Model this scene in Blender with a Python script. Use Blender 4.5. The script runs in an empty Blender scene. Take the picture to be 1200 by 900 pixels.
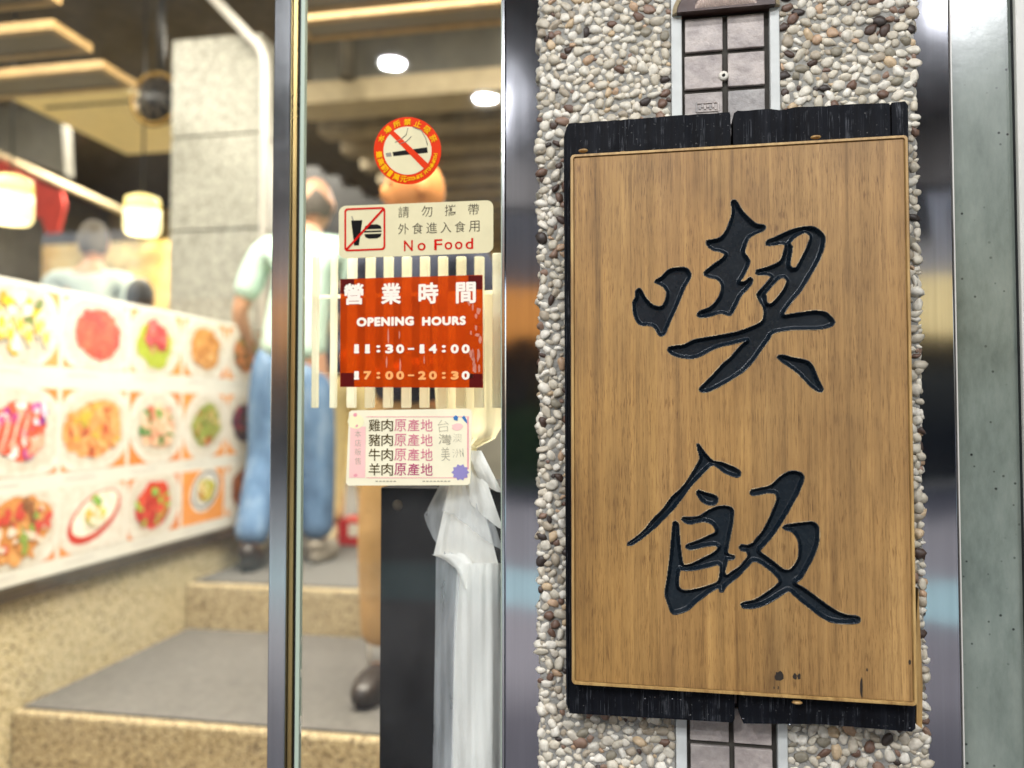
import bpy, bmesh, math, random
import numpy as np
from mathutils import Vector, Matrix
random.seed(7); rng = np.random.default_rng(7)
SC = bpy.context.scene
COL = SC.collection
R = math.radians

# ------------------------------------------------------------------ camera, sky, sun, exposure
cam_d = bpy.data.cameras.new('camera'); cam = bpy.data.objects.new('camera', cam_d); COL.objects.link(cam)
cam.location = (0, 0, 0); cam.rotation_euler = (R(90 + 1.89), 0, R(10.3))
cam_d.sensor_width = 36; cam_d.lens = 27.3; cam_d.clip_start = 0.02; cam_d.clip_end = 400
cam_d.dof.use_dof = True; cam_d.dof.focus_distance = 0.93; cam_d.dof.aperture_fstop = 2.1
SC.camera = cam
W = bpy.data.worlds.new('World'); SC.world = W; W.use_nodes = True
wn = W.node_tree; sky = wn.nodes.new('ShaderNodeTexSky'); sky.sky_type = 'NISHITA'; sky.sun_disc = False
SUN_EL, SUN_AZ = R(58), R(200)
sky.sun_elevation = SUN_EL; sky.sun_rotation = SUN_AZ; sky.air_density = 1.0; sky.dust_density = 3.0
wn.links.new(sky.outputs[0], wn.nodes['Background'].inputs[0]); wn.nodes['Background'].inputs[1].default_value = 0.12
sun_d = bpy.data.lights.new('sun', 'SUN'); sun = bpy.data.objects.new('sun', sun_d); COL.objects.link(sun)
sun_d.energy = 1.5; sun_d.angle = R(12); sun_d.color = (1.0, 0.96, 0.9)
sun.location = (0, -12, 30)
sd = Vector((math.sin(SUN_AZ) * math.cos(SUN_EL), math.cos(SUN_AZ) * math.cos(SUN_EL), math.sin(SUN_EL)))
sun.rotation_euler = sd.to_track_quat('Z', 'Y').to_euler()
SC.view_settings.view_transform = 'Standard'; SC.view_settings.look = 'None'
SC.view_settings.gamma = 1; SC.view_settings.use_curve_mapping = False
SC.view_settings.exposure = 2.5
cy = SC.cycles
try:
    SC.render.engine = 'CYCLES'
    cy.use_denoising = True; cy.denoiser = 'OPENIMAGEDENOISE'; cy.max_bounces = 8; cy.diffuse_bounces = 5
    cy.transparent_max_bounces = 24; cy.caustics_reflective = False; cy.caustics_refractive = False
    cy.sample_clamp_indirect = 6
except Exception as e: print(e)

# ------------------------------------------------------------------ measuring the place: a point of the photograph on a known plane
F_PX = 910.0; YAW = R(10.3); PIT = R(1.89)
_r = np.array([math.cos(YAW), math.sin(YAW), 0]); _f0 = np.array([-math.sin(YAW), math.cos(YAW), 0]); _z = np.array([0, 0, 1.0])
_f = _f0 * math.cos(PIT) + _z * math.sin(PIT); _u = -_f0 * math.sin(PIT) + _z * math.cos(PIT)
def ray(x, y): return _r * (x - 600) / F_PX - _u * (y - 450) / F_PX + _f
def PY(x, y, Y): v = ray(x, y); return v * Y / v[1]
def PX(x, y, X): v = ray(x, y); return v * X / v[0]
def PZ(x, y, Z): v = ray(x, y); return v * Z / v[2]

# ------------------------------------------------------------------ materials
def lin(h):
    h = h.lstrip('#'); c = [int(h[i:i+2], 16) / 255 for i in (0, 2, 4)]
    return tuple(x / 12.92 if x <= .04045 else ((x + .055) / 1.055) ** 2.4 for x in c) + (1,)
class NT:
    def __init__(s, name):
        s.m = bpy.data.materials.new(name); s.m.use_nodes = True; s.t = s.m.node_tree; s.N = s.t.nodes; s.b = s.N['Principled BSDF']; s.out = s.N['Material Output']
    def n(s, t, **kw):
        o = s.N.new(t)
        for k, v in kw.items():
            if k.startswith('i_'):
                k2 = k[2:]; k2 = int(k2) if k2.isdigit() else k2.replace('_', ' ')
                o.inputs[k2].default_value = v
            else: setattr(o, k, v)
        return o
    def l(s, a, b): s.t.links.new(a, b)
    def coord(s, scale=(1, 1, 1)):
        c = s.n('ShaderNodeTexCoord'); mp = s.n('ShaderNodeMapping'); mp.inputs['Scale'].default_value = scale
        s.l(c.outputs['Object'], mp.inputs[0]); return mp.outputs[0]
    def noise(s, scale, detail=4, rough=.55, vec=None, sc=(1, 1, 1)):
        o = s.n('ShaderNodeTexNoise'); o.inputs['Scale'].default_value = scale; o.inputs['Detail'].default_value = detail; o.inputs['Roughness'].default_value = rough
        s.l(vec if vec else s.coord(sc), o.inputs['Vector']); return o.outputs['Fac']
    def ramp(s, fac, stops, interp='LINEAR'):
        o = s.n('ShaderNodeValToRGB'); cr = o.color_ramp; cr.interpolation = interp
        while len(cr.elements) < len(stops): cr.elements.new(.5)
        for e, (p, c) in zip(cr.elements, stops): e.position = p; e.color = c if len(c) == 4 else tuple(c) + (1,)
        s.l(fac, o.inputs[0]); return o.outputs[0]
    def mix(s, a, b, fac, mode='MIX'):
        o = s.n('ShaderNodeMix', data_type='RGBA', blend_type=mode)
        for sock, v in ((o.inputs[0], fac), (o.inputs[6], a), (o.inputs[7], b)):
            if hasattr(v, 'is_output'): s.l(v, sock)
            else: sock.default_value = v
        return o.outputs[2]
    def bump(s, h, strength=.3, dist=.002):
        o = s.n('ShaderNodeBump'); o.inputs['Strength'].default_value = strength; o.inputs['Distance'].default_value = dist
        s.l(h, o.inputs['Height']); s.l(o.outputs[0], s.b.inputs['Normal'])
def simple(name, col, rough=.6, metal=0, var=.12, vscale=12, bump=0, bscale=60, bdist=.002, sheen=0, trans=0):
    t = NT(name); c = lin(col) if isinstance(col, str) else tuple(col) + (1,)
    d = tuple(x * (1 - var) for x in c[:3]) + (1,); e = tuple(min(1, x * (1 + var)) for x in c[:3]) + (1,)
    nz = t.noise(vscale, 5)
    t.l(t.ramp(nz, [(.3, d), (.7, e)]), t.b.inputs['Base Color'])
    t.b.inputs['Roughness'].default_value = rough; t.b.inputs['Metallic'].default_value = metal
    if bump: t.bump(t.noise(bscale, 6), bump, bdist)
    if sheen: t.b.inputs['Sheen Weight'].default_value = sheen
    return t.m
def emit(name, col, strength, base=None):
    t = NT(name); c = lin(col); t.b.inputs['Base Color'].default_value = lin(base or col); t.b.inputs['Emission Color'].default_value = c
    t.b.inputs['Emission Strength'].default_value = strength; return t.m

M = {}
# --- oak panel of the sign
def wood_panel():
    t = NT('varnished_oak')
    g = t.noise(1, 8, .66, sc=(95, 95, 2.6)); g2 = t.noise(1, 4, .65, sc=(760, 760, 40)); st = t.noise(1, 3, .5, sc=(26, 26, 2.2)); lo = t.noise(5, 4)
    base = t.ramp(g, [(.22, lin('#725833')), (.42, lin('#9a7a4a')), (.6, lin('#ad8b57')), (.8, lin('#c2a36c'))])
    base = t.mix(base, t.ramp(g2, [(.34, (.42, .34, .26, 1)), (.47, (1.04, 1.04, 1.03, 1))]), .6, 'MULTIPLY')
    base = t.mix(base, t.ramp(st, [(.3, (.72, .66, .6, 1)), (.6, (1.0, 1.0, 1.0, 1))]), .55, 'MULTIPLY')
    base = t.mix(base, t.ramp(lo, [(.32, (.70, .66, .62, 1)), (.5, (1, .97, .93, 1)), (.68, (1.14, 1.1, 1.02, 1))]), .9, 'MULTIPLY')
    fs = t.noise(1, 5, .7, sc=(300, 300, 5)); base = t.mix(base, t.ramp(fs, [(.30, (.60, .54, .46, 1)), (.46, (1, 1, 1, 1)), (.7, (1.13, 1.11, 1.08, 1))]), .85, 'MULTIPLY')
    po = t.noise(1, 2, .5, sc=(900, 900, 60)); pm = t.noise(1, 3, .6, sc=(40, 40, 9)); pore = t.mix((1, 1, 1, 1), t.ramp(po, [(.36, (.42, .33, .25, 1)), (.44, (1, 1, 1, 1))]), t.ramp(pm, [(.42, (0, 0, 0, 1)), (.6, (1, 1, 1, 1))])); base = t.mix(base, pore, .8, 'MULTIPLY')
    fig = t.n('ShaderNodeTexWave', wave_type='RINGS', rings_direction='X'); fig.inputs['Scale'].default_value = 1.0; fig.inputs['Distortion'].default_value = 5; fig.inputs['Detail'].default_value = 4; t.l(t.coord((26, 26, 2.4)), fig.inputs['Vector']); base = t.mix(base, t.ramp(fig.outputs['Fac'], [(.2, (.82, .78, .72, 1)), (.6, (1.03, 1.03, 1.03, 1))]), .55, 'MULTIPLY')
    # glued staves of different warmth
    c = t.n('ShaderNodeTexCoord'); sx = t.n('ShaderNodeSeparateXYZ'); t.l(c.outputs['Object'], sx.inputs[0])
    mr = t.n('ShaderNodeMapRange'); mr.inputs['From Min'].default_value = -.105; mr.inputs['From Max'].default_value = .29; t.l(sx.outputs[0], mr.inputs[0])
    stv = t.ramp(mr.outputs[0], [(0, (1.0, .93, .78, 1)), (.27, (1.04, 1.0, .9, 1)), (.29, (.95, .9, .86, 1)), (.47, (1.08, 1.03, .95, 1)), (.64, (.99, .96, .95, 1)), (.82, (1.02, .99, 1.0, 1))], 'EASE')
    base = t.mix(base, stv, 1.0, 'MULTIPLY')
    ed = t.ramp(mr.outputs[0], [(0, (.62, .56, .5, 1)), (.05, (.92, .9, .87, 1)), (.12, (1, 1, 1, 1)), (.93, (1, 1, 1, 1)), (1, (.8, .76, .72, 1))]); base = t.mix(base, ed, .55, 'MULTIPLY')
    jt = t.ramp(mr.outputs[0], [(.0, (1, 1, 1, 1)), (.307, (1, 1, 1, 1)), (.310, (.72, .68, .62, 1)), (.313, (1, 1, 1, 1)), (.497, (1, 1, 1, 1)), (.500, (.66, .6, .54, 1)), (.503, (1, 1, 1, 1)), (.747, (1, 1, 1, 1)), (.75, (.75, .7, .65, 1)), (.753, (1, 1, 1, 1))]); base = t.mix(base, jt, .6, 'MULTIPLY')
    wet = t.noise(2.2, 6, .7, sc=(1.6, 1, .8)); base = t.mix(base, t.ramp(wet, [(.36, (.72, .66, .6, 1)), (.46, (1, 1, 1, 1))]), .6, 'MULTIPLY')
    vor = t.n('ShaderNodeTexVoronoi'); vor.inputs['Scale'].default_value = 1; t.l(t.coord((55, 55, 22)), vor.inputs['Vector'])
    spot = t.ramp(vor.outputs['Distance'], [(.0, (.22, .14, .07, 1)), (.045, (1, 1, 1, 1))]); base = t.mix(base, spot, .6, 'MULTIPLY')
    t.l(base, t.b.inputs['Base Color'])
    t.l(t.ramp(g, [(.3, (.58,) * 3), (.7, (.42,) * 3)]), t.b.inputs['Roughness'])
    t.bump(g2, .25, .001)
    return t.m
M['oak'] = wood_panel()
def rim_mat():
    t = NT('pale_oak_edge'); g = t.noise(1, 6, .6, sc=(120, 120, 14))
    t.l(t.ramp(g, [(.3, lin('#8a673a')), (.55, lin('#b28f58')), (.75, lin('#c7a76c'))]), t.b.inputs['Base Color']); t.b.inputs['Roughness'].default_value = .5; return t.m
M['rim'] = rim_mat()
def char_board():
    t = NT('charred_black_board')
    g = t.noise(1, 6, .6, sc=(110, 110, 6)); sp = t.noise(330, 3, .5); g3 = t.noise(1, 3, .6, sc=(60, 60, 20))
    base = t.ramp(g, [(.3, (.004, .004, .005, 1)), (.6, (.007, .008, .011, 1)), (.75, (.02, .02, .024, 1))])
    crk = t.noise(1, 4, .6, sc=(130, 130, 3.5)); base = t.mix(base, t.mix((0, 0, 0, 1), t.ramp(crk, [(.485, (0, 0, 0, 1)), (.5, (.06, .062, .068, 1)), (.515, (0, 0, 0, 1))]), t.ramp(t.noise(70, 4), [(.45, (0, 0, 0, 1)), (.6, (1, 1, 1, 1))])), 1, 'ADD')
    base = t.mix(base, t.ramp(sp, [(.69, (0, 0, 0, 1)), (.76, (.12, .115, .11, 1))]), 1, 'ADD')
    t.l(base, t.b.inputs['Base Color']); t.l(t.ramp(g3, [(.3, (.42,) * 3), (.7, (.7,) * 3)]), t.b.inputs['Roughness'])
    t.b.inputs['Specular IOR Level'].default_value = .07
    t.bump(t.mix(g, g3, .5), .8, .004); return t.m
M['char'] = char_board()
def lacquer():
    t = NT('black_lacquer'); t.b.inputs['Base Color'].default_value = (.005, .009, .014, 1); t.b.inputs['Roughness'].default_value = .32
    t.b.inputs['Specular IOR Level'].default_value = .3
    t.bump(t.noise(110, 5, .65), .35, .0012); d_ = t.noise(260, 4, .6); t.l(t.ramp(d_, [(.5, (.005, .009, .014, 1)), (.85, (.02, .024, .028, 1))]), t.b.inputs['Base Color']); t.l(t.ramp(t.noise(35, 5, .6), [(.3, (.2,) * 3), (.7, (.36,) * 3)]), t.b.inputs['Roughness']); return t.m
M['lacquer'] = lacquer()
def rim_glint():
    t = NT('painted_rim_highlight'); n = t.noise(75, 5, .65); t.l(t.ramp(n, [(.4, (.012, .012, .013, 1)), (.56, lin('#a08a66')), (.75, lin('#c8b48e'))]), t.b.inputs['Base Color']); t.b.inputs['Roughness'].default_value = .4; return t.m  # pale flecks paint the highlight along the carved rims into the colour
M['rim_glint'] = rim_glint()
# --- pebble dash
def pebble():
    t = NT('river_pebbles'); g = t.n('ShaderNodeNewGeometry')
    cr = t.ramp(g.outputs['Random Per Island'], [(0, lin('#dcd6c8')), (.10, lin('#cfc7b6')), (.2, lin('#e2dccf')), (.32, lin('#c2b9a8')), (.40, lin('#e4dfd4')), (.53, lin('#d3cab8')), (.62, lin('#dbd3c4')), (.72, lin('#b0a492')), (.79, lin('#c0a184')), (.82, lin('#6e5446')), (.86, lin('#8d7261')), (.895, lin('#4c3a31')), (.925, lin('#cdb594')), (.95, lin('#3a302b')), (.975, lin('#8f8878'))], 'CONSTANT')
    v = t.noise(140, 5, .6); cr = t.mix(cr, t.ramp(v, [(.3, (.66, .63, .58, 1)), (.68, (1.04, 1.02, .99, 1))]), .95, 'MULTIPLY')
    t.l(cr, t.b.inputs['Base Color']); t.b.inputs['Roughness'].default_value = .5; t.bump(t.noise(260, 4), .3, .001); return t.m
M['pebble'] = pebble()
M['mortar'] = simple('grey_mortar', '#908d86', .9, var=.2, vscale=90, bump=.9, bscale=140, bdist=.004)
M['paintstrip'] = simple('white_painted_render', '#c9cac6', .6, var=.1, vscale=30, bump=.25, bscale=90)
def tile_mat():
    t = NT('clay_tile'); g = t.n('ShaderNodeNewGeometry')
    cr = t.ramp(g.outputs['Random Per Island'], [(0, lin('#a59d98')), (.25, lin('#b3a9a3')), (.5, lin('#9a9693')), (.75, lin('#b8aea8'))], 'CONSTANT')
    cr = t.mix(cr, t.ramp(t.noise(45, 6, .65), [(.3, (.55, .52, .53, 1)), (.65, (1.1, 1.07, 1.05, 1))]), .9, 'MULTIPLY')
    t.l(cr, t.b.inputs['Base Color']); t.b.inputs['Roughness'].default_value = .42; t.bump(t.noise(60, 6, .6), .7, .004); return t.m
M['tile'] = tile_mat()
M['grout'] = simple('dark_grout', '#3a3630', .85, var=.25, vscale=60, bump=.4)
M['arch'] = simple('brown_glazed_clay', '#46312b', .4, var=.3, vscale=30, bump=.3, bscale=80)
M['archpale'] = simple('cream_glaze_wear', '#a8987a', .45, var=.3, vscale=50, bump=.4, bscale=80)
M['rib'] = simple('ribbed_clay', '#c4aea2', .6, var=.25, vscale=80)
# --- metals and glass
def steel(name, col, rough, wob=.0, wsc=3, scr=True):
    t = NT(name); c = lin(col); t.b.inputs['Metallic'].default_value = 1
    t.l(t.ramp(t.noise(1, 5, .6, sc=(160, 160, 3)), [(.3, tuple(x * .86 for x in c[:3]) + (1,)), (.7, c)]), t.b.inputs['Base Color'])
    r = t.noise(5, 5, .6); t.l(t.ramp(r, [(.3, (rough * .8,) * 3), (.75, (rough * 1.35,) * 3)]), t.b.inputs['Roughness'])
    if wob: t.bump(t.noise(wsc, 3, .5, sc=(1.6, 1, .8)), wob, .02)
    return t.m
M['mirror'] = steel('polished_steel', '#b0b0b6', .07, .09, 3)
M['steel'] = steel('brushed_steel', '#8f9298', .22)
M['darksteel'] = steel('dark_anodised_frame', '#c2c4c6', .16)
M['brass'] = steel('brassy_edge', '#c3a870', .3)
M['palemetal'] = simple('pale_powder_coat', '#c9c5bd', .4, var=.06)
M['blackrubber'] = simple('black_rubber', '#17181a', .6, var=.3)
def glass(name, tint=(.985, .993, .988), veil=.014):
    t = NT(name); lw = t.n('ShaderNodeLayerWeight'); lw.inputs[0].default_value = .5
    p = t.n('ShaderNodeMath', operation='POWER'); p.inputs[1].default_value = 5; t.l(lw.outputs['Facing'], p.inputs[0])
    q = t.n('ShaderNodeMath', operation='MULTIPLY_ADD'); q.inputs[1].default_value = .96; q.inputs[2].default_value = .02; t.l(p.outputs[0], q.inputs[0])
    tr = t.n('ShaderNodeBsdfTransparent'); tr.inputs[0].default_value = tint + (1,); gl = t.n('ShaderNodeBsdfGlossy'); gl.inputs['Roughness'].default_value = .02
    mx = t.n('ShaderNodeMixShader'); t.l(q.outputs[0], mx.inputs[0]); t.l(tr.outputs[0], mx.inputs[1]); t.l(gl.outputs[0], mx.inputs[2])
    df = t.n('ShaderNodeBsdfDiffuse'); df.inputs[0].default_value = (.7, .7, .68, 1); m2 = t.n('ShaderNodeMixShader')  # thin pale diffuse layer paints the milky veil of reflections on the glass
    t.l(t.ramp(t.noise(9, 5, .6), [(.4, (veil * .3,) * 3), (.75, (veil * 1.5,) * 3)]), m2.inputs[0]); t.l(mx.outputs[0], m2.inputs[1]); t.l(df.outputs[0], m2.inputs[2])
    t.l(m2.outputs[0], t.out.inputs[0]); return t.m
M['glass'] = glass('window_glass')
def glassedge():
    t = NT('green_glass_edge'); t.b.inputs['Base Color'].default_value = lin('#aebba9'); t.b.inputs['Roughness'].default_value = .25
    return t.m
M['glassedge'] = glassedge()
def greenpanel():
    t = NT('grey_green_polished_panel')
    c = t.ramp(t.noise(9, 8, .68, sc=(1.6, 1, .6)), [(.3, lin('#555d55')), (.5, lin('#727a71')), (.7, lin('#878e84'))])
    vor = t.n('ShaderNodeTexVoronoi'); vor.inputs['Scale'].default_value = 70; t.l(t.coord(), vor.inputs['Vector'])
    msk = t.noise(18, 3); sp = t.ramp(vor.outputs['Distance'], [(.07, (.12, .12, .12, 1)), (.14, (1, 1, 1, 1))])
    c = t.mix(c, t.mix((1, 1, 1, 1), sp, t.ramp(msk, [(.44, (0, 0, 0, 1)), (.56, (1, 1, 1, 1))])), 1, 'MULTIPLY')
    t.l(c, t.b.inputs['Base Color']); t.b.inputs['Roughness'].default_value = .22; t.b.inputs['Specular IOR Level'].default_value = .7
    t.bump(t.noise(30, 4), .05, .003); return t.m
M['greenpanel'] = greenpanel()
# --- stickers and paper
def film(name, col, alpha=0., rough=.4, transl=.0, var=.05):
    t = NT(name); c = lin(col); nz = t.noise(25, 4)
    t.l(t.ramp(nz, [(.3, tuple(x * (1 - var) for x in c[:3]) + (1,)), (.7, tuple(min(1, x * (1 + var)) for x in c[:3]) + (1,))]), t.b.inputs['Base Color'])
    t.b.inputs['Roughness'].default_value = rough; t.b.inputs['Specular IOR Level'].default_value = .06; last = t.b.outputs[0]
    if transl:
        tl = t.n('ShaderNodeBsdfTranslucent'); tl.inputs[0].default_value = c; m = t.n('ShaderNodeMixShader'); m.inputs[0].default_value = transl
        t.l(last, m.inputs[1]); t.l(tl.outputs[0], m.inputs[2]); last = m.outputs[0]
    if alpha:
        tp = t.n('ShaderNodeBsdfTransparent'); tp.inputs[0].default_value = tuple(.5 + .5 * x for x in c[:3]) + (1,); m = t.n('ShaderNodeMixShader'); m.inputs[0].default_value = alpha
        t.l(last, m.inputs[1]); t.l(tp.outputs[0], m.inputs[2]); last = m.outputs[0]
    t.l(last, t.out.inputs[0]); return t.m
M['st_cream'] = film('cream_vinyl', '#d8cda6', 0, .4)
M['st_red'] = film('red_vinyl', '#c40c06', 0, .4)
M['st_black'] = film('black_vinyl', '#121110', 0, .45)
M['st_grey'] = film('grey_vinyl', '#8d867a', 0, .45)
M['st_orange'] = film('orange_red_vinyl', '#d63200', 0, .4)
M['st_yellow'] = film('yellow_print', '#eeae04', 0, .45)
M['st_white'] = film('white_print', '#efe3d3', 0, .45)
M['st_peach'] = film('peach_print', '#f1a764', 0, .45)
def orange_sheet():
    t = NT('burnt_orange_film'); c = lin('#c9431b')
    t.l(t.ramp(t.noise(20, 5), [(.3, lin('#b03c02')), (.7, lin('#c84a04'))]), t.b.inputs['Base Color']); t.b.inputs['Roughness'].default_value = .35; t.b.inputs['Specular IOR Level'].default_value = .12
    tp = t.n('ShaderNodeBsdfTransparent'); tp.inputs[0].default_value = (.95, .36, .08, 1)
    m = t.n('ShaderNodeMixShader'); m.inputs[0].default_value = .44; t.l(t.b.outputs[0], m.inputs[1]); t.l(tp.outputs[0], m.inputs[2]); t.l(m.outputs[0], t.out.inputs[0]); return t.m
M['sheet'] = orange_sheet()
M['tape'] = film('dark_red_tape_corner', '#5a1412', .1, .4)
M['smear'] = film('pale_glue_smear', '#e8a890', .55, .5)
M['card'] = film('cream_card', '#ece3c4', 0, .55)
M['pink'] = film('pink_print', '#f0c0b8', 0, .55)
M['pinkline'] = film('pink_line', '#e59aa0', 0, .55)
M['brownink'] = film('dark_olive_ink', '#4b3c1c', 0, .55)
M['magenta'] = film('magenta_ink', '#b0426e', 0, .55)
M['pinkink'] = film('rose_ink', '#d07a8c', 0, .55)
M['pencil'] = film('grey_handwriting', '#a59d88', 0, .6)
M['lavender'] = film('lavender_print', '#8f86b8', 0, .55)
M['blueink'] = film('blue_print', '#3f74ad', 0, .55)
# --- plastics
def plastic(name, col, transp, transl=.12, rough=.3):
    t = NT(name); c = lin(col); t.b.inputs['Base Color'].default_value = c; t.b.inputs['Roughness'].default_value = rough
    t.bump(t.noise(45, 6, .65, sc=(1, 1, .5)), .35, .006)
    tl = t.n('ShaderNodeBsdfTranslucent'); tl.inputs[0].default_value = c; m = t.n('ShaderNodeMixShader'); m.inputs[0].default_value = transl
    t.l(t.b.outputs[0], m.inputs[1]); t.l(tl.outputs[0], m.inputs[2])
    tp = t.n('ShaderNodeBsdfTransparent'); m2 = t.n('ShaderNodeMixShader')
    t.l(t.ramp(t.noise(12, 4, sc=(3, 3, .5)), [(.3, (max(0, transp - .15),) * 3), (.7, (min(1, transp + .15),) * 3)]), m2.inputs[0])
    t.l(m.outputs[0], m2.inputs[1]); t.l(tp.outputs[0], m2.inputs[2]); t.l(m2.outputs[0], t.out.inputs[0]); return t.m
M['bagclear'] = plastic('clear_plastic_film', '#eceef0', .62)
M['bagmilky'] = plastic('milky_plastic_film', '#fbf8f1', .08)
M['bagcream'] = plastic('cream_plastic_film', '#faf2cc', .03, .6)
M['slat'] = plastic('white_plastic_slat', '#fafaec', 0, .6, .4)
M['blackbox'] = simple('black_painted_board', '#050506', .6, var=.4, vscale=30, bump=.15, bscale=80); M['blackbox'].node_tree.nodes['Principled BSDF'].inputs['Specular IOR Level'].default_value = .1
# --- interior
def pebbledash(name, a, b, c3, scale=120):
    t = NT(name); v = t.n('ShaderNodeTexVoronoi'); v.inputs['Scale'].default_value = scale; t.l(t.coord(), v.inputs['Vector'])
    sx = t.n('ShaderNodeSeparateColor'); t.l(v.outputs['Color'], sx.inputs[0])
    c = t.ramp(sx.outputs[0], [(0, lin(a)), (.35, lin(b)), (.6, lin(c3)), (.8, lin(b)), (.93, lin('#5b4a36'))], 'CONSTANT')
    d = t.ramp(v.outputs['Distance'], [(.3, (1, 1, 1, 1)), (.75, (.6, .57, .5, 1))]); t.l(t.mix(c, d, .8, 'MULTIPLY'), t.b.inputs['Base Color'])
    t.b.inputs['Roughness'].default_value = .7; inv = t.n('ShaderNodeMath', operation='SUBTRACT'); inv.inputs[0].default_value = 1; t.l(v.outputs['Distance'], inv.inputs[1]); t.bump(inv.outputs[0], .8, .006); return t.m
M['washwall'] = pebbledash('beige_washed_pebble', '#cfc09a', '#dccfac', '#c2b289', 165)
M['washstep'] = pebbledash('brown_washed_pebble', '#b09e7a', '#c6b590', '#93815f', 140)
M['mat'] = simple('grey_carpet_mat', '#5b5854', .95, var=.18, vscale=40, bump=.6, bscale=300)
M['pillar'] = simple('grey_granite', '#96958b', .45, var=.45, vscale=55)
M['joint'] = simple('dark_stone_joint', '#77766c', .8)
M['ceil'] = simple('dark_ceiling', '#4b4539', .9, var=.3)
M['speckle'] = simple('speckled_ceiling_board', '#857d6e', .85, var=.35, vscale=120)
M['tan'] = simple('tan_timber', '#a88a5a', .55, var=.2, vscale=20)
M['creambeam'] = simple('cream_beam', '#a8997a', .6, var=.12)
M['joist'] = simple('weathered_joist', '#8c7e64', .7, var=.25, vscale=10)
M['backwall'] = None
def mural():
    t = NT('ochre_mural_wall'); n1 = t.noise(1.6, 5, .6, sc=(1, 1, .8)); n2 = t.noise(3.3, 5, .6)
    c = t.ramp(n1, [(.3, lin('#a08648')), (.42, lin('#d0a850')), (.5, lin('#dcc684')), (.6, lin('#b8ac80')), (.72, lin('#8a9484'))])
    c = t.mix(c, t.ramp(n2, [(.35, lin('#8c6a35')), (.6, (1, 1, 1, 1))]), .6, 'MULTIPLY'); t.l(c, t.b.inputs['Base Color']); t.b.inputs['Roughness'].default_value = .7; return t.m
M['backwall'] = mural()
M['greywall'] = simple('grey_plaster', '#6d6a60', .8, var=.15, vscale=6)
M['redcloth'] = simple('red_cloth', '#b5392c', .85, var=.15, bump=.3, bscale=20)
M['acwhite'] = simple('ivory_plastic', '#efdfae', .5, var=.05)
M['blackplastic'] = simple('black_plastic', '#171615', .45, var=.2)
M['board'] = simple('white_printed_board', '#d6d3c9', .45, var=.03)
def printcol():
    t = NT('printed_food'); a = t.n('ShaderNodeAttribute'); a.attribute_name = 'Col'
    c = t.mix(a.outputs['Color'], t.ramp(t.noise(45, 4), [(.3, (.8, .7, .62, 1)), (.7, (1.08, 1.08, 1.08, 1))]), .8, 'MULTIPLY'); t.l(c, t.b.inputs['Base Color']); t.b.inputs['Roughness'].default_value = .45; return t.m
M['print'] = printcol()
M['channel'] = simple('dark_bronze_channel', '#5b5041', .35, metal=.6, var=.2)
M['skin'] = simple('skin', '#b88c70', .5, var=.08, vscale=20)
M['skinwarm'] = simple('warm_skin', '#d08a4a', .5, var=.08, vscale=20)
M['hairgrey'] = simple('dark_grey_hair', '#57514a', .7, var=.4, vscale=80, bump=.6, bscale=160)
M['hairblack'] = simple('black_hair', '#14120f', .55, var=.4, vscale=80, bump=.6, bscale=160)
M['mint'] = simple('pale_mint_shirt', '#bcd8cb', .85, var=.08, vscale=8, bump=.5, bscale=9, bdist=.02)
M['paleblue'] = simple('pale_blue_shirt', '#a9b9b8', .85, var=.12, vscale=8, bump=.5, bscale=9, bdist=.02)
M['navy'] = simple('navy_top', '#20263a', .85, var=.2, vscale=8, bump=.4, bscale=9, bdist=.02)
def denim():
    t = NT('blue_denim'); t.l(t.ramp(t.noise(7, 6, .65, sc=(1, 1, .5)), [(.3, lin('#3a5272')), (.52, lin('#5c7a9c')), (.75, lin('#94abc4'))]), t.b.inputs['Base Color'])
    t.b.inputs['Roughness'].default_value = .9; t.bump(t.noise(9, 6, .6, sc=(1.6, 1.6, 1)), .5, .02); return t.m
M['denim'] = denim()
M['tancloth'] = simple('tan_trousers', '#b08b55', .9, var=.12, vscale=8, bump=.4, bscale=9, bdist=.02)
M['creamcloth'] = simple('cream_trousers', '#d9c58e', .9, var=.12, vscale=8, bump=.4, bscale=9, bdist=.02)
M['shoe'] = simple('dark_leather_shoe', '#2a231f', .4, var=.3)
M['shoegrey'] = simple('grey_shoe', '#8f877a', .6, var=.2)
M['shoecream'] = simple('cream_shoe', '#d8c9a0', .6, var=.15)
M['sock'] = simple('white_sock', '#dedbd2', .9, var=.05)
M['redbox'] = simple('red_carton', '#b3161a', .5, var=.08)
M['offwhite'] = simple('off_white', '#d9d2c4', .6, var=.06)
M['shade'] = emit('lit_paper_shade', '#ffdf70', .26, '#e8d8a0')
M['shadehot'] = emit('lit_shade_base', '#ffe99a', .3, '#f4ead0')
M['lampwhite'] = emit('lit_diffuser', '#f3f6ff', 7)
# --- outdoors
M['paving'] = simple('grey_paving', '#323136', .55, var=.15, vscale=5)
M['asphalt'] = simple('asphalt', '#4a4a4c', .9, var=.2, vscale=10)
M['greenlane'] = simple('pale_green_road_paint', '#5a7678', .8, var=.1)
M['redline'] = simple('red_road_paint', '#c0392f', .8, var=.1)
M['concrete'] = simple('pale_concrete', '#8f8c85', .85, var=.15, vscale=3)
M['whitewall'] = simple('white_tile_facade', '#cfcdc6', .6, var=.08, vscale=4)
M['darkglass'] = simple('dark_window', '#1c2226', .12, var=.2)
M['signorange'] = emit('backlit_orange_sign', '#f0a04c', .16)
M['signyellow'] = emit('backlit_yellow_sign', '#f6dc98', .2)
M['leaf'] = simple('hedge_leaves', '#3c5a2c', .7, var=.4, vscale=20)
M['arcceil'] = simple('arcade_ceiling', '#57534e', .8, var=.1)

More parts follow.
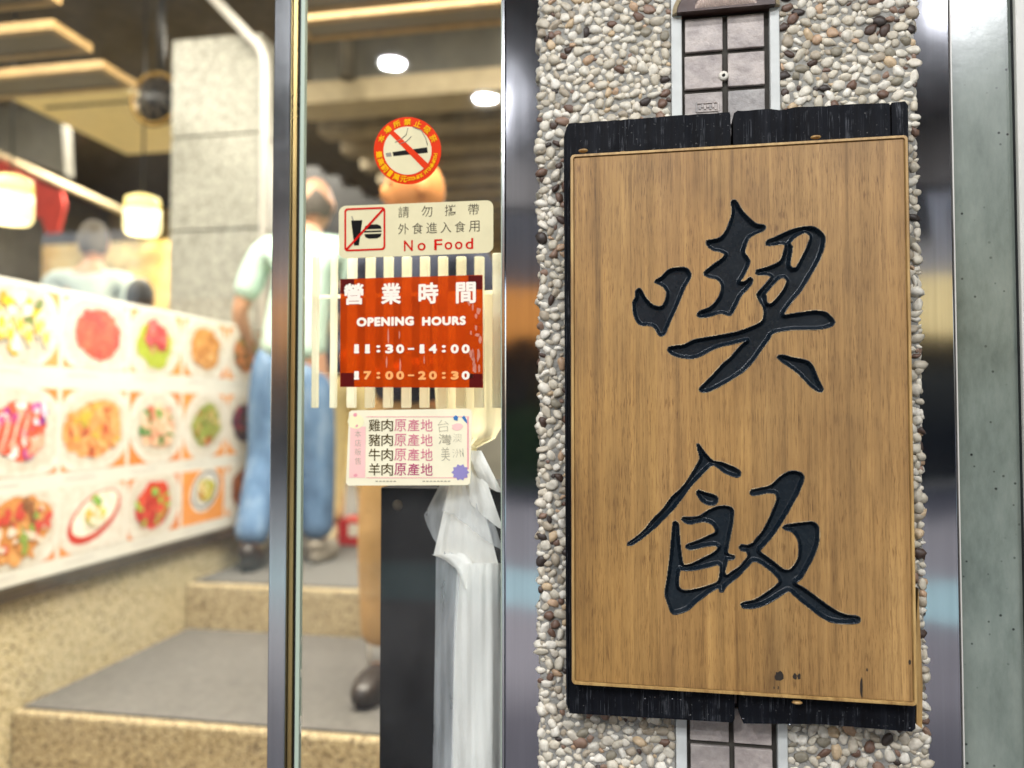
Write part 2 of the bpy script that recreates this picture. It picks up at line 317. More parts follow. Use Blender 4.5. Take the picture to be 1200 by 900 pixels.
# ------------------------------------------------------------------ mesh helpers
class MB:
    def __init__(s): s.bm = bmesh.new()
    def v(s, p): return s.bm.verts.new(p)
    def face(s, pts, mi=0):
        f = s.bm.faces.new([s.v(p) for p in pts]); f.material_index = mi; return f
    def box(s, x0, x1, y0, y1, z0, z1, mi=0, bev=0):
        P = [(x, y, z) for x in (x0, x1) for y in (y0, y1) for z in (z0, z1)]; V = [s.v(p) for p in P]; fs = []
        for q in ((0, 1, 3, 2), (4, 6, 7, 5), (0, 4, 5, 1), (2, 3, 7, 6), (0, 2, 6, 4), (1, 5, 7, 3)):
            f = s.bm.faces.new([V[i] for i in q]); f.material_index = mi; fs.append(f)
        if bev:
            es = set(e for f in fs for e in f.edges); r = bmesh.ops.bevel(s.bm, geom=list(es), offset=bev, segments=2, affect='EDGES', profile=.5)
        return s
    def prism(s, poly, y0, y1, axis='Y', mi=0):       # poly in (x,z) extruded over y   (axis X: poly in (y,z) extruded over x ; Z: (x,y) over z)
        def p(a, b, c): return {'Y': (a, c, b), 'X': (c, a, b), 'Z': (a, b, c)}[axis]
        A = [s.v(p(a, b, y0)) for a, b in poly]; B = [s.v(p(a, b, y1)) for a, b in poly]
        f = s.bm.faces.new(A); f.material_index = mi; f = s.bm.faces.new(B[::-1]); f.material_index = mi
        for i in range(len(A)):
            j = (i + 1) % len(A); f = s.bm.faces.new((A[j], A[i], B[i], B[j])); f.material_index = mi
        return s
    def tube(s, path, r, n=10, mi=0, cap=True):
        path = [Vector(p) for p in path]; rings = []
        for i, p in enumerate(path):
            d = (path[min(i + 1, len(path) - 1)] - path[max(i - 1, 0)]).normalized(); up = Vector((0, 0, 1)) if abs(d.z) < .9 else Vector((1, 0, 0))
            a = d.cross(up).normalized(); b = d.cross(a).normalized(); rr = r[i] if isinstance(r, (list, tuple)) else r
            rings.append([s.v(p + (a * math.cos(t) + b * math.sin(t)) * rr) for t in [2 * math.pi * k / n for k in range(n)]])
        for A, B in zip(rings, rings[1:]):
            for k in range(n):
                f = s.bm.faces.new((A[k], A[(k + 1) % n], B[(k + 1) % n], B[k])); f.material_index = mi; f.smooth = True
        if cap:
            for q in (rings[0], rings[-1]): f = s.bm.faces.new(q); f.material_index = mi
        return s
    def lathe(s, prof, c, n=28, axis='Z', mi=0):      # prof: (radius, height)
        rings = []
        for rr, h in prof:
            ring = []
            for k in range(n):
                t = 2 * math.pi * k / n; a, b = rr * math.cos(t), rr * math.sin(t)
                q = (a, b, h) if axis == 'Z' else (a, h, b)
                ring.append(s.v((c[0] + q[0], c[1] + q[1], c[2] + q[2])))
            rings.append(ring)
        for A, B in zip(rings, rings[1:]):
            for k in range(n):
                f = s.bm.faces.new((A[k], A[(k + 1) % n], B[(k + 1) % n], B[k])); f.material_index = mi; f.smooth = True
        for q in (rings[0], rings[-1]):
            if len(q) > 2: f = s.bm.faces.new(q); f.material_index = mi
        return s
    def ell(s, c, rad, sub=2, rot=None, noise=0, mi=0, fn=None):
        r = bmesh.ops.create_icosphere(s.bm, subdivisions=sub, radius=1)
        for v in r['verts']:
            q = v.co.copy()
            if noise: q *= 1 + noise * math.sin(q.x * 3.1 + c[0] * 91) * math.cos(q.z * 2.7 + c[2] * 57)
            if fn: q = fn(q)
            q = Vector((q.x * rad[0], q.y * rad[1], q.z * rad[2]))
            if rot is not None: q = rot @ q
            v.co = q + Vector(c)
            for f in v.link_faces: f.smooth = True; f.material_index = mi
        return s
    def build(s, name, mats, parent=None, smooth=None):
        bmesh.ops.recalc_face_normals(s.bm, faces=s.bm.faces)
        me = bpy.data.meshes.new(name); s.bm.to_mesh(me); s.bm.free()
        return link(name, me, mats, parent, smooth)
def link(name, me, mats, parent=None, smooth=None):
    for m in (mats if isinstance(mats, (list, tuple)) else [mats]): me.materials.append(m)
    if smooth is not None: me.polygons.foreach_set('use_smooth', [smooth] * len(me.polygons))
    o = bpy.data.objects.new(name, me); COL.objects.link(o)
    if parent is not None:
        o.parent = parent; o.matrix_parent_inverse = parent.matrix_basis.inverted()
    return o
def pymesh(name, verts, faces, mats, parent=None, smooth=None):
    me = bpy.data.meshes.new(name); me.from_pydata([tuple(map(float, v)) for v in verts], [], faces); me.update(); return link(name, me, mats, parent, smooth)
def tag(o, label, cat, group=None, kind=None):
    o['label'] = label; o['category'] = cat
    if group: o['group'] = group
    if kind: o['kind'] = kind
    return o
def thing(name, loc, label, cat, group=None):
    o = bpy.data.objects.new(name, None); COL.objects.link(o); o.empty_display_size = .05; o.location = loc
    return tag(o, label, cat, group)
def struct(o): o['kind'] = 'structure'; return o
def evalmesh(ob):
    dg = bpy.context.evaluated_depsgraph_get(); dg.update(); e = ob.evaluated_get(dg); me = bpy.data.meshes.new_from_object(e, depsgraph=dg); return me

# ------------------------------------------------------------------ lettering
def text_geo(body, offset=0.0, shear=0.0, space=1.0):
    cu = bpy.data.curves.new('t', 'FONT'); cu.body = body; cu.size = 1; cu.offset = offset; cu.shear = shear; cu.space_character = space; cu.fill_mode = 'FRONT'; cu.resolution_u = 4
    ob = bpy.data.objects.new('t', cu); COL.objects.link(ob); me = evalmesh(ob)
    V = np.array([v.co[:2] for v in me.vertices]).reshape(-1, 2); Fc = [tuple(p.vertices) for p in me.polygons]
    bpy.data.objects.remove(ob); bpy.data.curves.remove(cu); bpy.data.meshes.remove(me); return V, Fc
class Letters:
    """collects flat lettering on a plane Y=const facing the street"""
    def __init__(s, Y): s.Y = Y; s.V = []; s.F = []
    def put(s, body, px, offset=0, bold=0, shear=0, space=1.0, rot=0, keep=False):
        V, Fc = text_geo(body, offset, shear, space)
        if not len(V): return
        x0, y0, x1, y1 = px; a = PY(x0, y1, s.Y); b = PY(x1, y0, s.Y); ax, az, bx, bz = a[0], a[2], b[0], b[2]
        mn, mx = V.min(0), V.max(0); U = (V - mn) / np.maximum(mx - mn, 1e-6)
        w, h = bx - ax, bz - az; Q = np.stack([(U[:, 0] - .5) * w, (U[:, 1] - .5) * h], 1)
        if rot: c, sn = math.cos(rot), math.sin(rot); Q = Q @ np.array([[c, sn], [-sn, c]])
        for k in range(9 if bold else 1):
            dx, dz = (0, 0) if k == 0 else (bold * h * math.cos(k * math.pi / 4), bold * h * math.sin(k * math.pi / 4))
            n = len(s.V); s.V += [((ax + bx) / 2 + q[0] * (1 - bold) + dx, s.Y - k * 1.5e-5, (az + bz) / 2 + q[1] * (1 - bold) + dz) for q in Q]; s.F += [tuple(i + n for i in f) for f in Fc]
    def row(s, chars, px, **kw):         # single characters spread evenly over the pixel box
        x0, y0, x1, y1 = px; n = len(chars); h = y1 - y0; w = kw.pop('w', h)
        for i, ch in enumerate(chars):
            if ch == ' ': continue
            cx = x0 + w / 2 + (x1 - x0 - w) * i / max(1, n - 1); dy = kw.get('dy', 0)
            ww, hh, oy = w, h, 0
            if ch in ':1': ww = w * (.45 if ch == ':' else .62)
            if ch == ':': hh = h * .8
            if ch == '-': hh = h * .2; ww = w * .9
            if ch == '1': ww = w * .5; s.put('-', (cx - w * .36, y1 - h * .2, cx + w * .36, y1))
            s.put(ch, (cx - ww / 2, y0 + (h - hh) / 2, cx + ww / 2, y0 + (h + hh) / 2), **{k: v for k, v in kw.items() if k != 'dy'})
    def build(s, name, mat, parent):
        o = pymesh(name, s.V, s.F, mat, parent); return o
def quad_px(name, pts, Y, mat, parent=None, thick=.0006):
    m = MB(); m.prism([(PY(x, y, Y)[0], PY(x, y, Y)[2]) for x, y in pts], Y, Y + thick); return m.build(name, mat, parent)
def rrect(x0, y0, x1, y1, r, n=5, skew=0):
    pts = []
    for cx, cy, a0 in ((x1 - r, y0 + r, -90), (x1 - r, y1 - r, 0), (x0 + r, y1 - r, 90), (x0 + r, y0 + r, 180)):
        for k in range(n + 1):
            a = R(a0 + 90 * k / n); pts.append((cx + r * math.cos(a), cy + r * math.sin(a)))
    return [(x, y + skew * (x - x0)) for x, y in pts]

# ================================================================== THE FACADE
YS = .93                                   # front of the sign panel
YP = .985                                  # face of the pebble column
YG = 1.0                                   # glass line
GZ = -1.24                                 # pavement outside
TOP = 1.70                                 # arcade ceiling

# ---- pebble column
cx0, cx1 = PY(631, 450, YP)[0], PY(1080, 450, YP)[0]
t0 = (cx0 + cx1) / 2
colm = thing('pebble_column', (t0, 1.1, GZ), 'cream pebble-dashed column with a clay tile strip, behind the wooden sign', 'column')
tx0, tx1 = PY(799, 60, YP)[0], PY(902, 60, YP)[0]      # tile recess
bx0, bx1 = PY(786, 60, YP)[0], PY(914, 60, YP)[0]      # white border strips, outer edges
zt_arch = PY(850, 16, YP)[2]
m = MB(); m.box(cx0 + .002, bx0, YP + .001, 1.35, GZ, TOP); m.box(bx1, cx1 - .002, YP + .001, 1.35, GZ, TOP); m.box(bx0, bx1, YP + .014, 1.35, GZ, TOP)
m.build('mortar_bed', M['mortar'], colm)
for a, b in ((bx0 + .0005, tx0), (tx1, bx1 - .0005)):
    m = MB(); m.box(a, b, YP - .003, YP + .012, GZ + .2, TOP - .01, bev=.0015); m.build('border_strip', M['paintstrip'], colm)
m = MB(); m.box(tx0 + .0005, tx1 - .0005, YP + .006, YP + .0135, GZ + .2, TOP - .01); m.build('grout_bed', M['grout'], colm)
# tiles: rows measured from the photograph, repeated behind the sign
m = MB(); gx = PY(850, 60, YP)[0]
zr = [PY(850, y, YP)[2] for y in (16, 60.5, 104.5)]; pitch = zr[1] - zr[2]; gap = .0052; hw = .003
k = 0
for i in range(-3, 22):
    zt = zr[0] - pitch * i
    if zt > .62 or zt - pitch < -.62: continue
    for a, b in ((tx0 + .004, gx - hw), (gx + hw, tx1 - .006)):
        q = random.uniform(-.0008, .0008)
        m.box(a + q, b + q, YP + .001, YP + .0062, zt - pitch + gap / 2, zt - gap / 2, bev=.0012)
m.build('tile_facing', M['tile'], colm)
# maker's stamp pressed in relief on one tile
m = MB(); a = PY(816, 122, YP); b = PY(841, 129, YP)
for q in ((816, 120, 842, 121.3), (816, 130, 842, 131.2), (815.5, 120, 817, 131), (841, 120, 842.4, 131)):
    A = PY(q[0], q[3], YP); B = PY(q[2], q[1], YP); m.box(A[0], B[0], YP - .0004, YP + .0012, A[2], B[2])
for i in range(7):
    A = PY(819 + i * 3.1, 128 - (i % 2) * 2, YP); m.box(A[0], A[0] + .0022, YP - .0004, YP + .0012, A[2], A[2] + .0035 + .001 * (i % 3))
m.build('relief_stamp', M['tile'], colm)
# white ring hook on the grout line
c = PY(848, 88.5, YP); m = MB(); m.lathe([(.0021, -.004), (.0054, -.004), (.006, -.0015), (.006, .004), (.0021, .004), (.0021, -.004)], (c[0], YP + .003, c[2]), 20, 'Y')
m.build('ring_plug', M['offwhite'], colm)
# arched hood over the tiles: a segment of half-round clay with a ribbed tympanum
arch = []; inner = []
A0 = PY(797, 17, YP); A1 = PY(903, 14, YP); ac = (A0[0] + A1[0]) / 2; aw = (A1[0] - A0[0]) / 2
zb = (A0[2] + A1[2]) / 2
def arc(rad_x, rad_z, n=24, z0=0): return [(ac + rad_x * math.cos(math.pi * k / n), zb + z0 + rad_z * math.sin(math.pi * k / n)) for k in range(n + 1)]
hood = arc(aw + .004, .034); low = arc(aw * .78, .022, z0=.006)
m = MB()
outer = hood; innr = arc(aw * .68, .026, z0=.0028)
n_ = len(outer)
OV = [(x, z) for x, z in outer]; IV = [(x, z) for x, z in innr]
for (ya, yb) in ((YP - .013, YP + .012),):
    for k in range(n_ - 1):
        a, b, c2, d = OV[k], OV[k + 1], IV[k + 1], IV[k]
        m.face([(a[0], ya, a[1]), (b[0], ya, b[1]), (c2[0], ya, c2[1]), (d[0], ya, d[1])])
        m.face([(a[0], ya, a[1]), (a[0], yb, a[1]), (b[0], yb, b[1]), (b[0], ya, b[1])])
        m.face([(d[0], ya, d[1]), (c2[0], ya, c2[1]), (c2[0], yb, c2[1]), (d[0], yb, d[1])])
a, d = OV[0], IV[0]; e, f = OV[-1], IV[-1]
m.face([(a[0], ya, a[1]), (d[0], ya, d[1]), (f[0], ya, f[1]), (e[0], ya, e[1])][::-1])
m.face([(a[0], ya, a[1]), (a[0], yb, a[1]), (e[0], yb, e[1]), (e[0], ya, e[1])])
bmesh.ops.remove_doubles(m.bm, verts=m.bm.verts, dist=1e-5)
ho = m.build('arched_hood', M['arch'], colm)
m = MB(); m.prism(innr, YP - .011, YP - .004); nr = 30
for k in range(nr):
    x = ac + aw * .64 * (2 * (k + .5) / nr - 1); zz = zb + .0028 + .026 * math.sqrt(max(0, 1 - ((x - ac) / (aw * .66)) ** 2))
    if zz - zb > .006: m.tube([(x - .0006, YP - .0115, zb + .0030), (x + .0012, YP - .0115, zz)], .0009, 6)
m.build('ribbed_tympanum', M['rib'], ho)
m = MB(); up = arc(aw + .010, .046); mid = arc(aw + .0045, .0345)
for k in range(n_ - 1):
    a, b, c2, d = up[k], up[k + 1], mid[k + 1], mid[k]; y0, y1 = YP - .008, YP + .01
    m.face([(a[0], y0, a[1]), (b[0], y0, b[1]), (c2[0], y0 - .006, c2[1]), (d[0], y0 - .006, d[1])]); m.face([(a[0], y0, a[1]), (a[0], y1, a[1]), (b[0], y1, b[1]), (b[0], y0, b[1])])
    m.face([(d[0], y0 - .006, d[1]), (c2[0], y0 - .006, c2[1]), (c2[0], y1, c2[1]), (d[0], y1, d[1])])
for a, d in ((up[0], mid[0]), (up[-1], mid[-1])):
    m.face([(a[0], y0, a[1]), (d[0], y0 - .006, d[1]), (d[0], y1, d[1]), (a[0], y1, a[1])])
bmesh.ops.remove_doubles(m.bm, verts=m.bm.verts, dist=1e-5)
m.build('hood_moulding', M['archpale'], ho)

# pebbles: packed stones half sunk into the mortar, one continuous facing
def pebbles():
    zlo, zhi = -.60, .66; pts = np.zeros((6000, 3)); n = 0
    reg = [(cx0, bx0), (bx1, cx1)]
    sx0, sx1, sz0, sz1 = -.085, .268, -.335, .325      # hidden behind the sign
    for rad, tries in ((.0064, 700), (.0056, 4000), (.0048, 12000), (.0040, 20000), (.0033, 26000), (.0026, 24000)):
        for _ in range(tries):
            a, b = reg[random.random() > (reg[0][1] - reg[0][0]) / (reg[0][1] - reg[0][0] + reg[1][1] - reg[1][0])]
            x = random.uniform(a + rad * .5, b - rad * .75 if b == bx0 else b - rad * .3); z = random.uniform(zlo, zhi)
            if a == bx1: x = max(x, a + rad * .75)
            if sx0 < x < sx1 and sz0 < z < sz1: continue
            r = rad * random.uniform(.92, 1.1)
            if n:
                d = np.hypot(pts[:n, 0] - x, pts[:n, 1] - z)
                if (d < (pts[:n, 2] + r) * .93).any(): continue
            pts[n] = (x, z, r); n += 1
            if n >= 6000: break
    pts = pts[:n]
    bm = bmesh.new(); bmesh.ops.create_icosphere(bm, subdivisions=2, radius=1); bm.verts.ensure_lookup_table()
    S = np.array([v.co[:] for v in bm.verts]); Fs = np.array([[v.index for v in f.verts] for f in bm.faces]); bm.free()
    # two side rows so the column's corners show stones too
    side = []
    for X, nx in ((cx0 + .003, -1), (cx1 - .003, 1)):
        for k in range(330):
            side.append((X, random.uniform(YP + .004, 1.02), random.uniform(zlo, zhi), random.uniform(.004, .008)))
    allV = []; allF = []; off = 0
    def add(cpos, r, flat):
        nonlocal off
        asp = random.uniform(1.0, 1.75); U = S.copy()
        w = rng.normal(size=(5, 3)); ph = rng.uniform(0, 6.28, 5); am = rng.uniform(.04, .10, 5)
        U = U * (1 + (np.sin(U @ w.T * 1.6 + ph) * am).sum(1))[:, None]
        # faceted, squarish river stones
        for _c in range(random.randint(8, 14)):
            nv = rng.normal(size=3); nv /= np.linalg.norm(nv); dc = random.uniform(.55, .9); ex = np.clip(U @ nv - dc, 0, None); U = U - ex[:, None] * nv * .97
        U = U * np.array([asp ** .5, 1, asp ** -.5]); an = random.gauss(0, .9); c, s_ = math.cos(an), math.sin(an)
        U = U @ np.array([[c, 0, s_], [0, 1, 0], [-s_, 0, c]]) * r * 1.33; U = U * (np.array([1, flat, 1]) if cpos[1] < YP + .003 else np.array([flat, 1, 1]))
        allV.append(U + np.array(cpos)); allF.append(Fs + off); off += len(S)
    for x, z, r in pts: add((x, YP + .0015 - r * random.uniform(0, .1), z), r, random.uniform(.5, .72))
    for x, y, z, r in side: add((x, y, z), r, .8)
    V = np.concatenate(allV); Fc = np.concatenate(allF)
    me = bpy.data.meshes.new('pebble_facing'); me.vertices.add(len(V)); me.vertices.foreach_set('co', V.ravel()); me.loops.add(Fc.size); me.loops.foreach_set('vertex_index', Fc.ravel().astype(np.int32))
    me.polygons.add(len(Fc)); me.polygons.foreach_set('loop_start', np.arange(0, Fc.size, 3, dtype=np.int32)); me.polygons.foreach_set('loop_total', np.full(len(Fc), 3, dtype=np.int32))
    me.update(calc_edges=True); me.validate(); link('pebble_facing', me, M['pebble'], colm, True)
    print('pebbles', len(pts))
pebbles()

# ---- the wooden sign
px0, px1 = PY(670, 490, YS)[0] - .001, PY(1070, 490, YS)[0]; pz1, pz0 = .3095, -.326
sign = thing('wooden_shop_sign', ((px0 + px1) / 2, .975, -.357), 'brown oak signboard with two black carved calligraphy characters on charred boards', 'sign')
def board(xs, z0f, z1f, name):
    m = MB(); m.prism(xs, .9475, .972); return m.build(name, M['char'], sign)
def jag(xa, xb, z, amp, n=24):
    out = []
    for k in range(n + 1):
        out.append((xa + (xb - xa) * k / n, z + random.uniform(-amp, amp)))
    return out
YB = .9475
def bx(x, y): p = PY(x, y, YB); return p[0], p[2]
# left board
tl, tr, br, bl = bx(664, 145), bx(856, 131), bx(861, 848), bx(667, 834)
pl = jag(tl[0] + .003, tr[0] - .001, 0, .0005); zt = [tl[1] + (tr[1] - tl[1]) * k / (len(pl) - 1) for k in range(len(pl))]
topl = [(x, z + q) for (x, q), z in zip(pl, zt)]
botl = [(br[0] - .002, br[1] + .001), (br[0] - .12, br[1] - .0005), (bl[0], bl[1] - .002)]
board([(tl[0] - .0005, tl[1] - .005)] + topl + [(tr[0], tr[1] - .004)] + [(br[0], br[1] + .006)] + botl, 0, 0, 'backing_board')
tl, tr, br, bl = bx(859, 130), bx(1064, 119), bx(1073, 858), bx(865, 848)
notch = bx(1044, 121)
topr = [(tl[0], tl[1] - .012), (tl[0] + .001, tl[1] - .003), (tl[0] + .005, tl[1])]
for k in range(1, 20):
    x = tl[0] + (notch[0] - tl[0]) * k / 20; topr.append((x, tl[1] + (tr[1] - tl[1]) * .9 * k / 20 + random.uniform(-.0007, .0007) - (.002 if 5 < k < 8 else 0)))
topr += [(notch[0] - .0012, notch[1]), (notch[0] - .0008, notch[1] - .05), (notch[0] + .0006, notch[1] - .05), (notch[0] + .001, notch[1] + .0006), (tr[0] - .003, tr[1] + .0005), (tr[0], tr[1] - .004)]
board(topr + [(br[0] + .0015, br[1] + .12), (br[0], br[1] + .004), (br[0] - .004, br[1]), (br[0] - .1, br[1] + .0015), (bl[0] + .006, bl[1] + .0005), (bl[0] + .001, bl[1] + .012)], 0, 0, 'backing_board')
# thin worn raw edges of the boards
m = MB(); e = bx(664, 150); f = bx(667, 834); m.prism([(e[0] - .004, e[1] - .01), (e[0] - .0012, e[1]), (f[0] - .0012, f[1]), (f[0] - .004, f[1] + .008)], .951, .97); m.build('worn_edge', M['char'], sign)
m = MB(); e = bx(1074.5, 690); f = bx(1074, 856); m.prism([(f[0] + .0006, f[1] + .006), (f[0] + .0062, f[1] + .002), (f[0] + .0075, f[1] + .05), (e[0] + .002, e[1]), (f[0] + .0021, f[1] + .12)], .9485, .971); wo = m.build('raw_edge', M['rim'], sign); wo['label'] = 'unpainted yellow edge of the board at the lower right corner'

# -- calligraphy outlines, measured on the photograph
S1 = (730, 225, 5.143); S2 = (720, 220, 3.461); S3 = (770, 250, 4.091); S4 = (725, 510, 4.094); S5 = (720, 500, 3.6)
kou = (S1, [(95,580),(115,592),(135,630),(175,675),(215,690),(240,680),(255,650),(262,610),(248,580),(220,560),(190,545),(195,532),(235,505),(265,475),(300,458),(340,453),(380,457),(405,480),(412,505),(400,535),(375,575),(350,640),(325,700),(290,775),(262,840),(250,862),(232,872),(212,860),(195,830),(180,812),(150,805),(110,805),(85,785),(65,740),(57,690),(62,655),(75,635),(75,600)])
feng = (S2, [(483,48),(497,55),(515,85),(540,115),(575,145),(605,150),(615,158),(605,175),(570,190),(548,205),(535,235),(530,262),(545,285),(550,300),(540,330),(525,360),(512,380),(530,378),(550,362),(562,370),(558,390),(540,412),(515,440),(495,480),(472,518),(440,512),(420,512),(390,522),(350,528),(335,518),(345,500),(385,485),(415,455),(430,425),(432,395),(415,372),(385,365),(362,352),(370,335),(400,312),(440,282),(447,270),(425,260),(395,252),(372,230),(372,215),(395,210),(430,200),(455,165),(472,120),(476,85),(472,60)])
qi = (S3, [(520,140),(530,128),(570,112),(620,88),(670,70),(720,62),(760,68),(795,95),(806,115),(802,160),(785,210),(760,260),(735,300),(715,335),(690,375),(655,415),(625,455),(610,485),(640,482),(690,475),(740,467),(790,468),(820,480),(845,505),(853,522),(840,540),(805,552),(760,558),(700,558),(640,560),(590,568),(555,578),(535,610),(505,650),(470,700),(420,755),(370,790),(310,825),(250,855),(215,858),(200,845),(215,825),(260,780),(310,725),(350,690),(390,645),(415,620),(430,610),(400,618),(350,630),(290,645),(230,675),(190,693),(150,697),(100,690),(65,675),(50,655),(55,642),(80,635),(130,628),(180,605),(250,592),(320,580),(380,568),(430,552),(480,530),(505,510),(510,480),(508,455),(495,430),(480,405),(475,390),(485,375),(510,350),(530,325),(545,305),(520,295),(490,298),(472,288),(475,272),(510,262),(560,245),(590,225),(605,185),(612,152),(580,150),(540,155),(522,152)])
qh1 = (S3, [(638,250),(645,200),(650,160),(640,145),(660,120),(690,100),(712,95),(728,105),(730,125),(715,165),(695,205),(680,235),(665,260),(650,262)])
qh2 = (S3, [(525,400),(522,385),(545,358),(570,330),(590,312),(608,308),(620,322),(612,350),(590,385),(565,415),(545,432),(530,430),(524,415)])
dian = (S3, [(575,690),(583,680),(610,680),(650,690),(700,700),(735,715),(755,745),(770,785),(790,825),(798,845),(790,858),(770,855),(740,835),(705,800),(670,765),(630,735),(595,710)])
ren = (S4, [(375,42),(385,42),(400,62),(425,95),(455,122),(490,128),(530,142),(565,158),(586,178),(585,195),(570,203),(540,195),(505,180),(480,160),(455,145),(440,150),(410,180),(375,215),(340,255),(300,310),(260,360),(220,400),(180,440),(140,475),(100,505),(60,530),(42,528),(45,515),(80,490),(120,455),(165,400),(210,355),(250,300),(290,262),(320,228),(345,190),(365,155),(385,120),(387,100),(378,70)])
dot2 = (S4, [(372,272),(382,262),(400,268),(440,280),(468,290),(477,308),(470,328),(450,338),(420,332),(395,315),(378,292)])
shifan = (S5, [(258,398),(272,410),(275,450),(280,510),(287,560),(295,582),(330,575),(370,555),(410,535),(430,520),(437,510),(425,502),(380,507),(340,517),(315,520),(300,508),(310,495),(345,482),(390,462),(425,445),(422,428),(410,412),(380,402),(350,405),(320,412),(295,405),(282,390),(290,380),(320,382),(360,375),(400,350),(440,335),(480,335),(502,348),(503,375),(500,410),(490,460),(482,500),(478,532),(490,540),(507,543),(508,556),(492,562),(480,562),(473,585),(468,606),(472,625),(490,615),(520,595),(545,570),(562,545),(555,528),(535,524),(525,512),(533,498),(560,500),(580,492),(600,470),(630,430),(655,380),(672,340),(685,300),(680,285),(650,280),(610,288),(580,290),(570,275),(580,265),(620,258),(660,245),(700,210),(735,190),(770,188),(795,200),(800,220),(790,250),(775,285),(745,340),(710,400),(670,460),(635,500),(615,524),(640,545),(680,575),(715,602),(740,602),(762,578),(776,545),(778,500),(770,470),(750,445),(720,435),(708,425),(720,415),(760,408),(810,402),(840,402),(860,420),(865,450),(862,490),(845,540),(820,590),(790,640),(768,660),(800,680),(850,715),(910,760),(970,790),(1020,798),(1037,808),(1035,825),(1000,832),(940,830),(890,815),(840,780),(790,740),(755,710),(735,695),(700,715),(660,740),(610,762),(560,768),(538,762),(532,750),(545,740),(590,730),(640,700),(680,670),(695,655),(690,640),(670,620),(640,595),(610,575),(585,570),(560,595),(520,635),(480,668),(462,688),(458,698),(445,698),(440,682),(420,690),(390,710),(350,740),(310,775),(260,792),(240,785),(225,750),(213,710),(213,690),(220,650),(228,590),(235,530),(240,470),(245,420),(248,402)])
sh1 = (S5, [(275,622),(280,606),(300,608),(340,605),(390,595),(436,583),(445,598),(441,635),(432,655),(400,668),(360,680),(310,690),(282,686),(272,665)])
def smooth_poly(spec):
    (ox, oy, sc), P = spec; P = np.array([PY(ox + x / sc, oy + y / sc, YS)[[0, 2]] for x, y in P])
    n = len(P); out = []
    for i in range(n):                                      # Catmull-Rom
        p0, p1, p2, p3 = P[i - 1], P[i], P[(i + 1) % n], P[(i + 2) % n]
        k = max(1, int(np.hypot(*(p2 - p1)) / .0022))
        for j in range(k):
            u = j / k; out.append(.5 * (2 * p1 + (p2 - p0) * u + (2 * p0 - 5 * p1 + 4 * p2 - p3) * u * u + (3 * p1 - p0 - 3 * p2 + p3) * u ** 3))
    return np.array(out)
CH = {'carved_character': [[kou], [feng], [qi, qh1, qh2], [dian]], 'carved_character ': [[ren], [dot2], [shifan, sh1]]}
ALL = []
def sdf(px, pz, polys):
    d2 = np.full(px.shape, 1e9); ins = np.zeros(px.shape, bool); gx = np.zeros(px.shape); gz = np.zeros(px.shape)
    for P in polys:
        Q = np.roll(P, -1, 0)
        for (ax, az), (bx_, bz) in zip(P, Q):
            ex, ez = bx_ - ax, bz - az; L = ex * ex + ez * ez
            if L < 1e-14: continue
            u = np.clip(((px - ax) * ex + (pz - az) * ez) / L, 0, 1); dx = px - ax - u * ex; dz = pz - az - u * ez; d = dx * dx + dz * dz
            b = d < d2; d2 = np.where(b, d, d2); gx = np.where(b, dx, gx); gz = np.where(b, dz, gz)
            c = ((az > pz) != (bz > pz)) & (px < (ex) * (pz - az) / (ez if abs(ez) > 1e-12 else 1e-12) + ax); ins ^= c
    return np.sqrt(d2), ins, gx, gz
def carve(name, groups):
    V = []; Fc = []; MI = []
    for polys_ in groups:
        polys = [smooth_poly(s) for s in polys_]; ALL.extend(polys)
        h = .0008; mn = polys[0].min(0) - 4 * h; mx = polys[0].max(0) + 4 * h
        xs = np.arange(mn[0], mx[0] + h, h); zs = np.arange(mn[1], mx[1] + h, h); X, Zg = np.meshgrid(xs, zs)
        d, ins, gx, gz = sdf(X, Zg, polys); BEAD = .0011
        sg = np.where(ins, -d, d) - BEAD; dn = np.maximum(d, 1e-7); nx_ = np.where(ins, -gx, gx) / dn; nz_ = np.where(ins, -gz, gz) / dn; ins = sg < 0; d = np.abs(sg); gx, gz = nx_ * sg, nz_ * sg; cell = ins[:-1, :-1] | ins[1:, :-1] | ins[:-1, 1:] | ins[1:, 1:]
        use = np.zeros(ins.shape, bool); use[:-1, :-1] |= cell; use[1:, :-1] |= cell; use[:-1, 1:] |= cell; use[1:, 1:] |= cell
        X2 = np.where(ins, X, X - gx); Z2 = np.where(ins, Zg, Zg - gz)
        s_ = np.where(ins, d, 0)
        q_ = np.clip(s_ - BEAD * 1.1, 0, None); u_ = np.clip(q_ / .0042, 0, 1); dep = .0052 * (u_ * .75 + .25 * u_ * u_ * (3 - 2 * u_))
        dep = dep - np.where(s_ < BEAD * 1.6, .0007 * np.sin(np.pi * np.clip(s_ / (BEAD * 1.6), 0, 1)), 0)
        idx = -np.ones(ins.shape, int); idx[use] = np.arange(use.sum()) + len(V)
        V += [(a, YS + .0002 + c, b) for a, b, c in zip(X2[use], Z2[use], dep[use])]
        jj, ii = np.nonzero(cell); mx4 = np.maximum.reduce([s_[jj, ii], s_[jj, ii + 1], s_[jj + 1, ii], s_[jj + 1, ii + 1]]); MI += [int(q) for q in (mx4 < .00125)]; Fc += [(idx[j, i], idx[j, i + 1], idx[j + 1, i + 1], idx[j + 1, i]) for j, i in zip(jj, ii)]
    o = pymesh(name.strip(), V, Fc, [M['lacquer'], M['rim_glint']], panel, True); o.data.polygons.foreach_set('material_index', MI); return o
